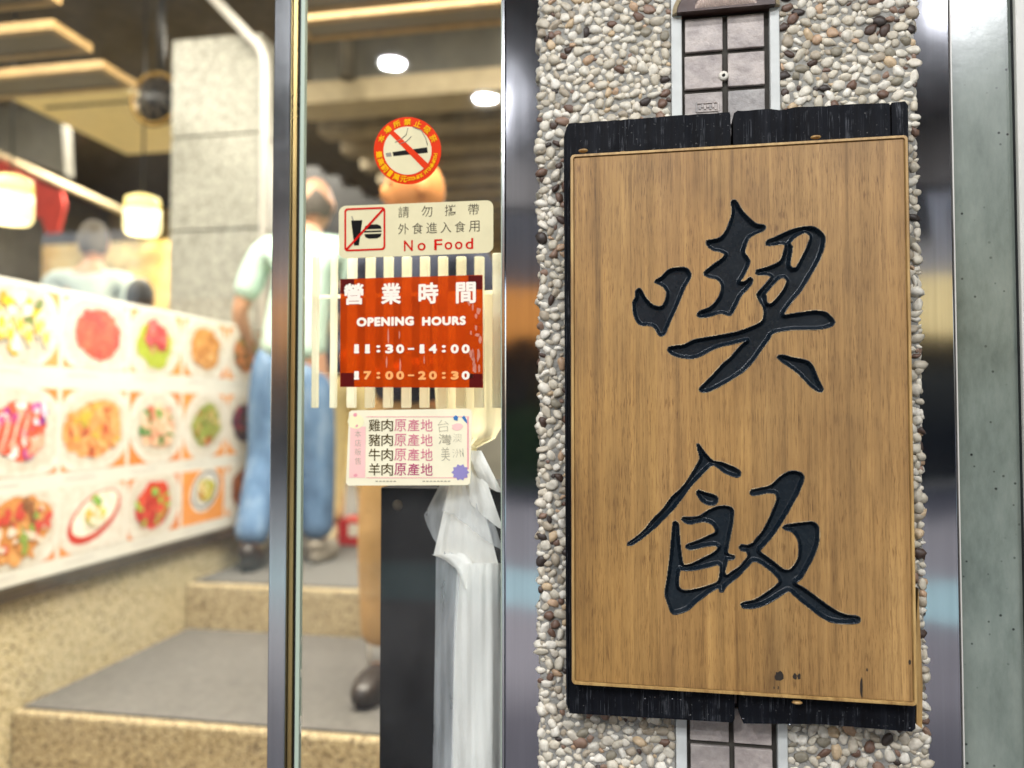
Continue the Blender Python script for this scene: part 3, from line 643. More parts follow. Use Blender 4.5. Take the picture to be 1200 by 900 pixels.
# panel front with the carved openings cut out
m = MB(); RW = .0052
m.box(px0 + RW, px1 - RW, YS + .0065, .9472, pz0 + RW, pz1 - RW)
panel = m.build('oak_panel', M['oak'], sign)
for nm, gr in CH.items():
    o = carve(nm, gr)
    o['label'] = 'upper carved black character 喫' if nm == 'carved_character' else 'lower carved black character 飯'
cu = bpy.data.curves.new('c', 'CURVE'); cu.dimensions = '2D'; cu.fill_mode = 'FRONT'
def spl(P):
    sp = cu.splines.new('POLY'); sp.points.add(len(P) - 1); sp.use_cyclic_u = True
    for q, p in zip(sp.points, P): q.co = (p[0], p[1], 0, 1)
spl([(px0 + RW, pz0 + RW), (px1 - RW, pz0 + RW), (px1 - RW, pz1 - RW), (px0 + RW, pz1 - RW)])
for P in ALL: spl(P)
ob = bpy.data.objects.new('c', cu); COL.objects.link(ob); me = evalmesh(ob)
V = [(v.co.x, YS, v.co.y) for v in me.vertices]; Fc = [tuple(p.vertices) for p in me.polygons]; bpy.data.objects.remove(ob)
pymesh('panel_face', V, Fc, M['oak'], panel)
# raised pale rim with rounded corners and a fine groove
m = MB()
def ring(i, y, zoff=0):
    r = max(.0005, .005 - i * .6); pts = []
    x0, x1, z0, z1 = px0 + i, px1 - i, pz0 + i, pz1 - i
    for cx_, cz_, a0 in ((x1 - r, z1 - r, 0), (x0 + r, z1 - r, 90), (x0 + r, z0 + r, 180), (x1 - r, z0 + r, 270)):
        for k in range(5): a = R(a0 + 22.5 * k); pts.append(m.v((cx_ + r * math.cos(a), y, cz_ + r * math.sin(a))))
    return pts
rings = [ring(0, .9472), ring(0, YS + .0015), ring(.001, YS - .0012), ring(.0036, YS - .0014), ring(.0044, YS + .0018), ring(.0054, YS + .0018), ring(.0056, YS + .0003)]
for A, B in zip(rings, rings[1:]):
    for k in range(20): m.bm.faces.new((A[k], A[(k + 1) % 20], B[(k + 1) % 20], B[k]))
m.build('panel_rim', M['rim'], panel)
# burns, knots and a crack near the lower edge
def decal(pts, name, mat):
    m = MB(); m.prism([(PY(x, y, YS)[0], PY(x, y, YS)[2]) for x, y in pts], YS - .0003, YS + .0002); return m.build(name, mat, panel)
def blob(cx, cy, rx, ry, n=14, j=.25): return [(cx + rx * math.cos(2 * math.pi * k / n) * (1 + random.uniform(-j, j)), cy + ry * math.sin(2 * math.pi * k / n) * (1 + random.uniform(-j, j))) for k in range(n)]
M['burn'] = simple('burn_mark', '#241a10', .6, var=.3, vscale=200)
for q in ((913, 792.5, 5.4, 5.6), (931.5, 793, 2.5, 3.6), (936.5, 793, 2.0, 3.4), (1066, 776, 1.6, 3.0), (1016, 785, 1.0, 2.2), (912, 806, .8, 2.2), (907, 806, .6, 1.6), (1009.5, 806, 1.6, 11)):
    decal(blob(*q), 'burn_mark', M['burn'])
for xx, yy in ((683, 175), (957, 159), (935, 825), (730, 178)):
    m = MB(); c = PY(xx, yy, YS - .001); m.ell((c[0], YS + .004, c[2]), (.006, .004, .0022), 2); m.build('rim_dowel', M['rim'], panel)
# board stains and nail heads on the charred boards
for q in ((756, 818.5), (788, 819), (798, 820), (871, 842), (925, 849), (1066, 853)):
    m = MB(); c = PY(q[0], q[1], YB); m.ell((c[0], YB - .0002, c[2]), (.0016, .001, .0015), 1, noise=.2); m.build('nail_head', M['steel'], sign)

# ---- stainless steel jambs either side
def jamb(name, x0, x1, y0, label, ya=YG, yb=1.12):
    t = thing(name, ((x0 + x1) / 2, ya + .05, GZ), label, 'door jamb')
    return t
lx0, lx1 = PY(591, 450, YG)[0], cx0 + .002
t = jamb('steel_jamb', lx0, lx1, 0, 'mirror-polished steel jamb between the glass door and the pebble column')
m = MB(); m.box(lx0, lx1 + .01, YG, 1.3, GZ, TOP, bev=.0022); m.build('polished_face', M['mirror'], t)
m = MB(); m.box(lx0 - .0032, lx0 - .0002, YG + .001, 1.04, GZ, TOP); m.build('edge_strip', M['darksteel'], t)
rx0, rx1 = cx1 - .004, PY(1120.5, 450, YG)[0]
t = jamb('steel_jamb', rx0, rx1, 0, 'mirror-polished steel jamb right of the pebble column beside the green panel')
m = MB(); m.box(rx0 - .01, rx1, YG, 1.3, GZ, TOP, bev=.002); m.build('polished_face', M['mirror'], t)
m = MB(); m.box(rx1 + .0002, rx1 + .0016, YG - .0008, 1.03, GZ, TOP); m.build('edge_strip', M['palemetal'], t)
gx0, gx1 = rx1 + .002, PY(1193, 450, YG + .012)[0]
m = MB(); m.box(gx0, gx1, YG + .012, 1.3, GZ, TOP); o = m.build('green_wall_panel', M['greenpanel'], None); tag(o, 'smooth grey-green wall panel at the right edge beside the steel jamb', 'wall panel')
wx0, wx1 = PY(1199, 450, YG)[0], PY(1199, 450, YG)[0] + .06
t = thing('metal_post', ((wx0 + wx1) / 2, 1.1, GZ), 'white metal post at the far right edge of the picture', 'post')
m = MB(); m.box(wx0, wx1, YG, 1.3, GZ, TOP, bev=.002); m.build('post_shell', M['palemetal'], t)
m = MB(); m.box(gx1 + .0004, wx0 - .0004, YG + .006, 1.29, GZ, TOP); m.build('rubber_gasket', M['blackrubber'], t)
m = MB(); m.box(wx1 + .001, 4, 1.02, 1.3, GZ, TOP); o = m.build('facade_wall', M['concrete']); tag(o, 'plain concrete shop front wall right of the white frame', 'wall')

# ---- glazing on the left: post, fixed pane, door pane
pxa, pxb = PY(318.5, 450, YG)[0], PY(345.5, 450, YG)[0]
t = thing('door_post', ((pxa + pxb) / 2, 1.03, GZ), 'dark steel door post with a brass-toned edge between the two panes', 'door post')
m = MB(); m.box(pxa, pxb - .0085, YG - .004, 1.03, GZ, TOP, bev=.0015); m.build('steel_face', M['darksteel'], t)
m = MB(); m.box(pxb - .008, pxb - .001, YG + .002, 1.016, GZ, TOP, bev=.001); m.build('brass_edge', M['brass'], t)
m = MB(); m.box(pxb - .0008, pxb + .004, YG + .006, 1.012, GZ, TOP); m.build('rubber_seal', M['blackrubber'], t)
for y in (738, 752, 790, 845, 856):
    c = PY(349, y, YG); m = MB(); m.box(c[0] - .0012, c[0] + .0026, YG + .0035, YG + .0062, c[2] - .006, c[2] + .005, bev=.0006); m.build('seal_tear', M['offwhite'], t)
ga, gb = pxb + .0045, lx0 - .0034
t = thing('glass_pane', ((ga + gb) / 2, YG + .004, GZ), 'clear fixed glass pane carrying the stickers beside the steel jamb', 'window')
m = MB(); m.box(ga + .006, gb - .0012, YG, YG + .008, GZ, TOP); m.build('pane', M['glass'], t)
m = MB(); m.box(ga, ga + .0058, YG, YG + .008, GZ, TOP); m.build('glass_edge', M['glassedge'], t)
m = MB(); m.box(gb - .001, gb, YG, YG + .008, GZ, TOP); m.build('glass_edge', M['glassedge'], t)
da = -1.45
t = thing('glass_door', ((da + pxa) / 2, YG + .01, GZ), 'large clear glass door left of the dark post in front of the menu board', 'door')
m = MB(); m.box(da, pxa - .001, YG + .006, YG + .014, GZ + .01, TOP - .1); m.build('pane', M['glass'], t)
# pale bent tube frame inside the door
YQ = 3.64
P_ = [tuple(PY(246, -6, YQ)), tuple(PY(304, 54, YQ)), tuple(PY(309.5, 66, YQ)), tuple(PY(311, 84, YQ))]; P_.append((P_[3][0], YQ, -.705))
m = MB(); m.tube(P_, .024, 14); o = m.build('bent_pipe', M['palemetal']); tag(o, 'pale bent metal pipe rising beside the granite pillar behind the man in the mint shirt', 'pipe')

# ================================================================== STICKERS ON THE GLASS
YT = YG - .0012
# no smoking roundel
c = (477.5, 176.5); rad = 39.5
C3 = PY(*c, YT); t = thing('no_smoking_sticker', (C3[0], YT, C3[2]), 'round red no-smoking sticker with yellow lettering, topmost on the glass pane', 'sticker')
def circ(r, n=48, cx=c[0], cy=c[1]): return [(cx + r * math.cos(2 * math.pi * k / n), cy + r * 1.0 * math.sin(2 * math.pi * k / n)) for k in range(n)]
quad_px('disc', circ(rad), YT, M['st_orange'], t, .0008)
quad_px('white_centre', circ(28.2), YT - .0004, M['st_cream'], t, .0003)
ci = [(452, 178), (501, 172.5), (501.5, 179), (452.5, 183.5)]
quad_px('cigarette', [(460, 178.2), (500.5, 172.5), (501.3, 179), (461, 183)], YT - .0006, M['st_black'], t, .0002)
quad_px('ash_tip', [(452, 179.5), (458, 178.6), (459, 183.3), (453, 183.8)], YT - .0006, M['st_grey'], t, .0002)
for pts in ([(463, 167), (470, 163), (476, 158), (478, 150)], [(468, 169), (476, 166), (482, 160)], [(484, 149), (494, 153), (499, 162), (501, 170)]):
    m = MB(); m.tube([tuple(PY(x, y, YT - .0006)) for x, y in pts], .0006, 5); m.build('smoke_curl', M['st_grey'], t)
quad_px('slash_bar', [(456.5, 156.5), (460.5, 152.5), (503.5, 193.5), (498.5, 199.5)][0:4], YT - .0008, M['st_orange'], t, .0002)
L = Letters(YT - .0007)
def onarc(chars, a0, a1, r, sz, flip=False, off=.03):
    for i, ch in enumerate(chars):
        if ch == ' ': continue
        a = R(a0 + (a1 - a0) * i / max(1, len(chars) - 1)); x = c[0] + r * math.cos(a); y = c[1] - r * math.sin(a)
        rot = (a - math.pi / 2) if not flip else (a + math.pi / 2)
        w = sz[0] * (.6 if ch in '1!Il' else 1); L.put(ch, (x - w / 2, y - sz[1] / 2, x + w / 2, y + sz[1] / 2), rot=rot, bold=off)
onarc('本場所禁止吸菸', 155, 25, 33.6, (8.2, 8.0))
onarc('最高罰1萬元', 188, 262, 33.6, (8.0, 7.6), True)
onarc('Smoking Prohibited', 272, 352, 33.2, (2.7, 4.6), True, .02)
L.build('lettering', M['st_yellow'], t)

# no food sticker
def skew(pts, x0=397, s_=-.039): return [(x, y + s_ * (x - x0)) for x, y in pts]
C3 = PY(487, 268, YT); t = thing('no_food_sticker', (C3[0], YT, C3[2]), 'cream NO FOOD sticker with a crossed-out cup and burger in red outline', 'sticker')
quad_px('backing', skew(rrect(397, 241.5, 578, 303, 8)), YT, M['st_cream'], t, .0008)
m_r = lambda x0, y0, x1, y1: [(x0, y0), (x1, y0), (x1, y1), (x0, y1)]
def frame(x0, y0, x1, y1, w, r=4):
    o_ = skew(rrect(x0, y0, x1, y1, r)); i_ = skew(rrect(x0 + w, y0 + w, x1 - w, y1 - w, r - w * .6)); m = MB()
    for k in range(len(o_)):
        j = (k + 1) % len(o_); m.face([tuple(PY(*q, YT - .0005)) for q in (o_[k], o_[j], i_[j], i_[k])])
    return m
fm = frame(403.5, 244.5, 451.5, 295, 2.1).build('red_frame', M['st_red'], t)
quad_px('cup', skew([(411.5, 259), (424.5, 259), (420.5, 288.5), (415, 288.5)]), YT - .0004, M['st_black'], t, .0002)
quad_px('straw', skew([(411.5, 254), (412.8, 254), (415, 260), (413.4, 260)]), YT - .0004, M['st_grey'], t, .0002)
quad_px('burger_bun', skew([(427, 268.5), (428, 266), (433, 264.5), (442, 264.5), (446, 266.5), (447, 270), (427, 270)]), YT - .0004, M['st_black'], t, .0002)
quad_px('burger_patty', skew([(427, 271.8), (447, 271.8), (447, 273.6), (427, 273.6)]), YT - .0004, M['st_black'], t, .0002)
quad_px('burger_bun', skew([(427, 275.5), (447, 275.5), (446, 279), (442, 281), (432, 281), (428, 279)]), YT - .0004, M['st_black'], t, .0002)
quad_px('slash_bar', skew([(404.5, 292.5), (449, 245.2), (450.8, 247), (406, 294.5)]), YT - .0007, M['st_red'], t, .0002)
L = Letters(YT - .0004)
for i, ch in enumerate('請勿攜帶'):
    x = 473 + i * 27.3; L.put(ch, (x - 6.3, 248.5 - i * 1.05 - 6.8, x + 6.3, 248.5 - i * 1.05 + 6.8), offset=-.008)
for i, ch in enumerate('外食進入食用'):
    x = 472.7 + i * 16.6; L.put(ch, (x - 6.2, 268.2 - i * .62 - 6.6, x + 6.2, 268.2 - i * .62 + 6.6), offset=-.008)
L.build('chinese_lettering', M['st_grey'] if False else film('soft_black_ink', '#453f36'), t)
L = Letters(YT - .0004)
for ch, x, w, h in (('N', 478.5, 10.5, 13), ('o', 494, 9.5, 9.5), ('F', 513.5, 9.5, 13), ('o', 525.5, 9, 9.5), ('o', 537.5, 9, 9.5), ('d', 550, 9, 13)):
    yb = 294.6 - (x - 473) * .036; L.put(ch, (x - w / 2, yb - h, x + w / 2, yb), offset=.012)
L.build('english_lettering', M['st_red'], t)

# opening hours
C3 = PY(482, 390, YT); t = thing('opening_hours_sticker', (C3[0], YT, C3[2]), 'burnt orange translucent opening hours sheet with white lettering, below the no food sticker', 'sign')
quad_px('film_sheet', [(399, 327), (565.5, 322), (566, 454.5), (398.5, 453.5)], YT, M['sheet'], t, .0007)
for x0, y0, x1, y1 in ((399.5, 327, 415, 344), (549, 323, 565, 339), (399.3, 437, 415, 453), (550, 438, 565.6, 454)):
    quad_px('tape_corner', m_r(x0, y0, x1, y1), YT - .0003, M['tape'], t, .0002)
L = Letters(YT - .0006)
for i, ch in enumerate('營業時間'):
    x = 414.5 + i * 43.8; y = 344.6 - i * .55; L.put(ch, (x - 11.3, y - 12.4, x + 11.3, y + 12.4), bold=.035); L.build('title_character', M['st_white'], t); L = Letters(YT - .0006)
L = Letters(YT - .0006)
L.put('OPENING', (415.5, 371, 487.5, 382.5), bold=.09, space=1.12); L.put('HOURS', (493, 370.6, 547.5, 381.5), bold=.09, space=1.12)
L.build('english_lettering', M['st_white'], t); L = Letters(YT - .0006)
L.row('11:30-14:00', (413.5, 403.8, 550, 413.8), w=8.6, bold=.08)
L.build('hours_lettering', M['st_white'], t)
for s_ in ('1          ', '          0'):
    L = Letters(YT - .0006); L.row(s_, (413.5, 435.2, 550, 444.6), w=8.6, bold=.08); L.build('white_digit', M['st_white'], t)
L = Letters(YT - .0006); L.row(' 7:00-20:3 ', (413.5, 435.2, 550, 444.6), w=8.6, bold=.08); o = L.build('peach_lettering', M['st_peach'], t)
for k in range(16):
    x = random.uniform(549, 563); y = random.uniform(345, 450); w = random.uniform(1, 3); h = random.uniform(2, 7)
    quad_px('glue_smear', blob(x, y, w, h, 9, .4), YT - .0003, M['smear'], t, .0001)
for x, y, h in ((455, 395, 9), (468, 392, 5), (469, 428, 9), (453, 424, 6), (497, 422, 5)): quad_px('glue_smear', blob(x, y, .8, h, 9, .3), YT - .0003, M['smear'], t, .0001)

# meat origin card
C3 = PY(480, 524, YT); t = thing('meat_origin_card', (C3[0], YT, C3[2]), 'cream and pink card listing meat origins in Chinese, lowest on the glass pane', 'sign')
quad_px('card', [(409, 483.5), (412, 481), (548, 479), (552.5, 480.5), (553.5, 488), (551, 566), (548, 568.5), (408, 569), (405.5, 566)], YT, M['card'], t, .0008)
quad_px('pink_strip', [(410.5, 500), (428.5, 500), (428, 560), (409, 560)], YT - .0003, M['pink'], t, .0002)
quad_px('corner_roundel', blob(417, 494, 9.5, 8.5, 18, .03), YT - .0004, film('pale_yellow_print', '#efe8ba'), t, .0002)
for q in ((429, 488, 547, 488.8), (429, 559.5, 547, 560.3), (547.5, 488, 549.3, 550)): quad_px('border_line', m_r(*q), YT - .0003, M['pinkline'], t, .0002)
for q in ((416, 486, 2.6, 2.2), (418, 499, 1.6, 1.4), (416.5, 557, 2.6, 1.8)): quad_px('blossom', blob(*q, 10, .3), YT - .0006, M['pinkline'], t, .0002)
L = Letters(YT - .0005)
for i, ch in enumerate('本店販售'): L.put(ch, (415.8, 504.5 + i * 10.6, 423.2, 512.5 + i * 10.6), offset=-.01)
L.build('strip_lettering', M['pencil'], t)
Ld, Lp, Lm, Lh = Letters(YT - .0005), Letters(YT - .0005), Letters(YT - .0005), Letters(YT - .0004)
for r_, first in enumerate('雞豬牛羊'):
    y0 = 491.2 + r_ * 17.25; y1 = y0 + 14.2
    for i, ch in enumerate(first + '肉'): Ld.put(ch, (432 + i * 14.9, y0, 445.6 + i * 14.9, y1), offset=.004)
    for i, ch in enumerate('原產地'): (Lm if r_ == 3 else Lp).put(ch, (462 + i * 15.5, y0, 476 + i * 15.5, y1), offset=.004)
Ld.build('dark_lettering', M['brownink'], t); Lp.build('rose_lettering', M['pinkink'], t); Lm.build('magenta_lettering', M['magenta'], t)
Lh.put('台', (513, 492, 526, 506), offset=-.022, rot=.1); Lh.put('灣', (514, 509, 529, 521), offset=0, rot=-.05); Lh.put('美', (517, 524, 527, 540), offset=-.012, rot=.06); Lh.put('澳', (531, 508, 541, 518), offset=-.02); Lh.put('洲', (530, 526, 543, 536), offset=-.022, rot=.1)
Lh.build('handwriting', M['pencil'], t)
for i in range(14): 
    x = 440 + i * 4.2 + (30 if i > 5 else 0); quad_px('footnote', m_r(x, 563.3, x + 3, 564.6), YT - .0003, M['pencil'], t, .0002)
sp = [];
for k in range(20):
    a = 2 * math.pi * k / 20; rr = 10.5 if k % 2 == 0 else 8.2; sp.append((539.5 + rr * math.cos(a), 553.5 + rr * .95 * math.sin(a)))
quad_px('spiky_emblem', sp, YT - .0005, M['lavender'], t, .0002)
quad_px('blossom', blob(536, 500, 6.5, 4.5, 14, .15), YT - .0004, M['pink'], t, .0002)
quad_px('blue_bird', [(531, 489), (534, 486.5), (537, 488.5), (536, 493), (532, 492)], YT - .0006, M['blueink'], t, .0002)
quad_px('blue_bird', [(541, 489), (544, 487), (547, 492), (547.5, 496.5), (544, 493)], YT - .0006, M['blueink'], t, .0002)

# ================================================================== JUST BEHIND THE GLASS
# white slatted rack
YR = 1.04
C3 = PY(475, 478, YR); t = thing('white_slat_rack', (C3[0], YR, C3[2]), 'white plastic rack of upright slats standing behind the orange opening hours sheet', 'rack')
for i in range(11):
    x = 368.3 + i * 21.4 ; w = 4.0 if i < 2 else 5.6
    a = PY(x - w, 478, YR); b = PY(x + w, 300 if i < 10 else 296, YR); m = MB(); m.box(a[0], b[0], YR, YR + .009, a[2], b[2], bev=.0015); m.build('slat', M['slat'], t)
for y in (345, 436):
    a = PY(366, y + 1, YR + .0095); b = PY(588, y - 1, YR + .0095); m = MB(); m.box(a[0], b[0], YR + .0095, YR + .013, a[2], b[2]); m.build('cross_rail', M['slat'], t)
# black umbrella stand
YB2 = 1.06
a = PY(446, 571, YB2); b = PY(600, 571, YB2)
t = thing('umbrella_bag_stand', ((a[0] + b[0]) / 2, 1.12, -.89), 'tall black painted stand behind the glass holding plastic umbrella sleeves', 'stand')
m = MB(); m.box(a[0], b[0], YB2, 1.22, -1.05, a[2], bev=.002); m.build('cabinet', M['blackbox'], t)
m = MB(); c = PY(523, 600, YB2); m.tube([tuple(PY(513, 566, YB2 - .012)), tuple(PY(517, 580, YB2 - .012)), tuple(PY(513, 597, YB2 - .002))], .0018, 8); m.build('wire_hook', M['blackrubber'], t)
c = PY(466, 592, YB2); m = MB(); m.lathe([(.0001, -.002), (.007, -.002), (.008, 0), (.008, .001)], (c[0], YB2 - .0005, c[2]), 18, 'Y'); m.build('lock', M['channel'], t)
# plastic sleeves: gathered tops, fan of mouths and long hanging sleeves
t = thing('plastic_umbrella_sleeves', tuple(PY(550, 530, 1.035)), 'bundle of milky plastic umbrella sleeves knotted and hanging in front of the black stand', 'plastic bags')
def crumple(name, pts, Y, mat, nx=14, nz=20, amp=.004, bulge=.012, seed=0, par=t):
    """a wrinkled sheet spanned between a left and a right pixel outline"""
    Lf, Rt = pts; rs = random.Random(seed); ph = [rs.uniform(0, 6.28) for _ in range(6)]; V = []; Fc = []
    def samp(Ls, u):
        s_ = u * (len(Ls) - 1); i = min(int(s_), len(Ls) - 2); f_ = s_ - i; return (Ls[i][0] * (1 - f_) + Ls[i + 1][0] * f_, Ls[i][1] * (1 - f_) + Ls[i + 1][1] * f_)
    for j in range(nz + 1):
        for i in range(nx + 1):
            A, B = samp(Lf, j / nz), samp(Rt, j / nz); u = i / nx; x = A[0] * (1 - u) + B[0] * u; y = A[1] * (1 - u) + B[1] * u
            yy = Y - bulge * math.sin(math.pi * u) + amp * (math.sin(u * 17 + ph[0] + j * .12) + .7 * math.sin(u * 31 + ph[1] - j * .2) + .6 * math.sin(j / nz * 9 + ph[2] + u * 5))
            V.append(tuple(PY(x, y, yy)))
    for j in range(nz):
        for i in range(nx): a_ = j * (nx + 1) + i; Fc.append((a_, a_ + 1, a_ + nx + 2, a_ + nx + 1))
    o = pymesh(name, V, Fc, mat, par, True); md = None
    return o
crumple('hanging_sheet', ([(505, 345), (508, 430), (512, 500), (528, 512), (540, 524)], [(588, 340), (588, 430), (588, 500), (580, 514), (556, 526)]), 1.062, M['bagcream'], amp=.003, bulge=.004, seed=1)
m = MB(); c = PY(548, 526, 1.045); m.ell(tuple(c), (.011, .008, .007), 3, noise=.25); m.build('knot', M['bagcream'], t)
def fan(name, apex, ends, Y, mat, amp, nr=10, seed=0, drop=.0):
    """thin film gathered at the knot and spreading in straight creases"""
    rs = random.Random(seed); V = []; Fc = []; nu = len(ends) - 1; cols = nu * 4
    offs = [rs.uniform(-1, 1) for _ in range(cols + 1)]
    for i_ in range(cols + 1):
        q = i_ / 4; k_ = min(int(q), nu - 1); f_ = q - k_; ex = ends[k_][0] * (1 - f_) + ends[k_ + 1][0] * f_; ey = ends[k_][1] * (1 - f_) + ends[k_ + 1][1] * f_ + (rs.uniform(-1.2, 1.2))
        for j_ in range(nr + 1):
            u = j_ / nr; a0 = (apex[0] + (i_ / cols - .5) * apex[2], apex[1]); x = a0[0] * (1 - u) + ex * u; y = a0[1] * (1 - u) + ey * u
            V.append(tuple(PY(x, y, Y + amp * u * offs[i_] - .006 * math.sin(math.pi * u) + .0008 * math.sin(j_ * 1.7 + i_ * 2.3))))
    for i_ in range(cols):
        for j_ in range(nr): a_ = i_ * (nr + 1) + j_; Fc.append((a_, a_ + 1, a_ + nr + 2, a_ + nr + 1))
    return pymesh(name, V, Fc, mat, t, True)
fan('bag_mouth', (540, 528, 8), [(497, 605), (503, 622), (513, 640)], 1.050, M['bagclear'], .002, seed=1)
fan('bag_mouth', (543, 528, 14), [(508, 652), (520, 650), (535, 655), (552, 664), (570, 674), (590, 684)], 1.041, M['bagmilky'], .0035, seed=2)
fan('bag_mouth', (546, 528, 14), [(518, 598), (532, 604), (550, 618), (568, 632), (590, 646)], 1.031, M['bagclear'], .003, seed=3)
fan('bag_mouth', (550, 528, 16), [(544, 560), (552, 590), (566, 604), (590, 622)], 1.025, M['bagmilky'], .003, seed=4)
fan('bag_mouth', (556, 528, 16), [(560, 560), (574, 572), (590, 580)], 1.019, M['bagmilky'], .003, seed=5)
crumple('torn_flap', ([(506, 650), (520, 655), (536, 668), (545, 690)], [(545, 648), (552, 655), (556, 672), (548, 692)]), 1.03, M['bagmilky'], 6, 8, .002, .003, 31)
crumple('long_sleeve', ([(511, 640), (510, 740), (508, 850), (506, 960)], [(560, 660), (556, 740), (552, 850), (550, 960)]), 1.052, M['bagclear'], 24, 24, .0012, .016, 40)
crumple('long_sleeve', ([(536, 660), (532, 740), (530, 850), (528, 960)], [(589, 660), (589, 740), (588, 850), (588, 960)]), 1.040, M['bagmilky'], 24, 24, .0012, .02, 41)

# ================================================================== ENTRANCE STEPS AND ROOM
ZL, ZU = -.89, -.705; XW = -1.88
m = MB(); m.box(-1.879, .6, 2.03, 2.9, -1.3, ZL - .004, bev=.01); o = m.build('lower_step', M['washstep']); struct(o)
m = MB(); m.box(-1.862, .59, 2.055, 2.895, ZL - .0035, ZL + .004); o = m.build('lower_step_mat', M['mat']); struct(o)
m = MB(); m.box(-1.879, .6, 2.902, 9.0, -1.3, ZU - .004, bev=.01); o = m.build('upper_floor', M['washstep']); struct(o)
m = MB(); m.box(-1.862, .59, 2.935, 8.9, ZU - .0035, ZU + .004); o = m.build('upper_floor_mat', M['mat']); struct(o)
m = MB(); m.box(-6, .6, 1.3, 2.028, -1.3, -1.07); o = m.build('entrance_floor', M['washstep']); struct(o)
m = MB(); m.box(-7, -1.99, 2.03, 9, -1.3, ZU); o = m.build('dining_floor', M['mat']); struct(o)
# partition that carries the menu board
t = thing('low_partition_wall', (XW - .05, 2.6, ZL), 'low beige washed-pebble partition wall under and behind the menu board', 'wall')
m = MB(); m.box(XW - .105, XW, 1.32, 3.56, -1.3, .37); m.build('wall_body', M['washwall'], t)
m = MB(); m.box(XW + .0005, XW + .03, 1.32, 3.5, -.562, -.523, bev=.003); m.build('metal_ledge', M['channel'], t)
# menu board with fifteen printed dishes
XB = XW + .0215
menu = thing('menu_board', (XB, 2.4, -.52), 'long white menu board with rows of orange-backed dish photographs along the partition', 'menu board')
m = MB(); m.box(XW + .0005, XB, 1.36, 3.48, -.520, .386, bev=.003); m.build('board', M['board'], menu)
PAL = {'egg': ['#e8c52c', '#f1dd6a', '#e9e6da', '#7b8b52', '#c9a13a', '#d9dbe0'], 'redmeat': ['#d64a2a', '#e2603a', '#c23a22', '#dd5533'], 'salad': ['#b7c43e', '#9cae33', '#c94a52', '#b83a44', '#c95a5f'],
       'fried': ['#c58a45', '#d39a55', '#b5763a', '#e0b070'], 'stirfry': ['#b06a38', '#8a9a35', '#c9824a', '#3f4a24', '#d08a5a'], 'sashimi': ['#e0644a', '#e98a70', '#dd5538', '#f0a890', '#b64a9a', '#eeeeee'],
       'shrimp': ['#e0a060', '#d98a48', '#e8b070', '#c8b040', '#b8572e'], 'seafood': ['#e6c0a0', '#dba888', '#eed8c0', '#c86a50', '#5a8a48'], 'greens': ['#93a04a', '#a5a85a', '#7c8a3c', '#c04838', '#c8b878'],
       'dark': ['#3a2a4a', '#a83050', '#4a3024', '#6a4a30', '#301f28'], 'mixed': ['#c98a4a', '#d8a060', '#e0d4c4', '#86a048', '#c84a3a', '#8a5a34'], 'bowl': ['#ece6d2', '#e4dcc2', '#d8b858', '#c2d050'],
       'redchili': ['#d0432a', '#c23a20', '#e05a3a', '#98b840', '#b83220'], 'nest': ['#d8cc60', '#b8b040', '#e8e0b0', '#c88a3a', '#a8c048'], 'brown': ['#8a4a2a', '#a05a34', '#74401f', '#b5683c']}
DISH = [['egg', 'redmeat', 'salad', 'fried', 'stirfry'], ['sashimi', 'shrimp', 'seafood', 'greens', 'dark'], ['mixed', 'bowl', 'redchili', 'nest', 'brown']]
DNAME = {'egg': 'egg salad', 'redmeat': 'red shredded meat', 'salad': 'red meat on green leaves', 'fried': 'golden fried pieces', 'stirfry': 'brown stir-fry', 'sashimi': 'sliced sashimi with purple flower', 'shrimp': 'golden shrimp', 'seafood': 'pale seafood', 'greens': 'green vegetables', 'dark': 'dark glazed dish', 'mixed': 'mixed stir-fry', 'bowl': 'white soup in a red-edged boat bowl', 'redchili': 'red chilli dish', 'nest': 'yellow noodles in a dark-rimmed bowl', 'brown': 'brown braised dish'}
def flat(name, polys, cols, x, parent, dx=.00006):
    V = []; Fc = []; Cl = []
    for k, (poly, c_) in enumerate(zip(polys, cols)):
        n = len(V); xx = x + k * dx; V += [(xx, a_, b_) for a_, b_ in poly]; Fc.append(tuple(range(n, n + len(poly)))); Cl += [lin(c_) if isinstance(c_, str) else c_] * len(poly)
    o = pymesh(name, V, Fc, M['print'], parent); at = o.data.color_attributes.new('Col', 'FLOAT_COLOR', 'CORNER')
    arr = np.array(Cl, dtype=np.float32); idx = np.zeros(len(o.data.loops), dtype=np.int32); o.data.loops.foreach_get('vertex_index', idx); at.data.foreach_set('color', arr[idx].ravel()); return o
def ellp(cy_, cz_, ry, rz, n=22, rot=0, j=0): 
    out = []
    for k in range(n):
        a_ = 2 * math.pi * k / n; q = 1 + random.uniform(-j, j); u, v_ = ry * math.cos(a_) * q, rz * math.sin(a_) * q; out.append((cy_ + u * math.cos(rot) - v_ * math.sin(rot), cz_ + u * math.sin(rot) + v_ * math.cos(rot)))
    return out
def clip(poly, y0, y1, z0, z1): return [(min(max(a_, y0), y1), min(max(b_, z0), z1)) for a_, b_ in poly]
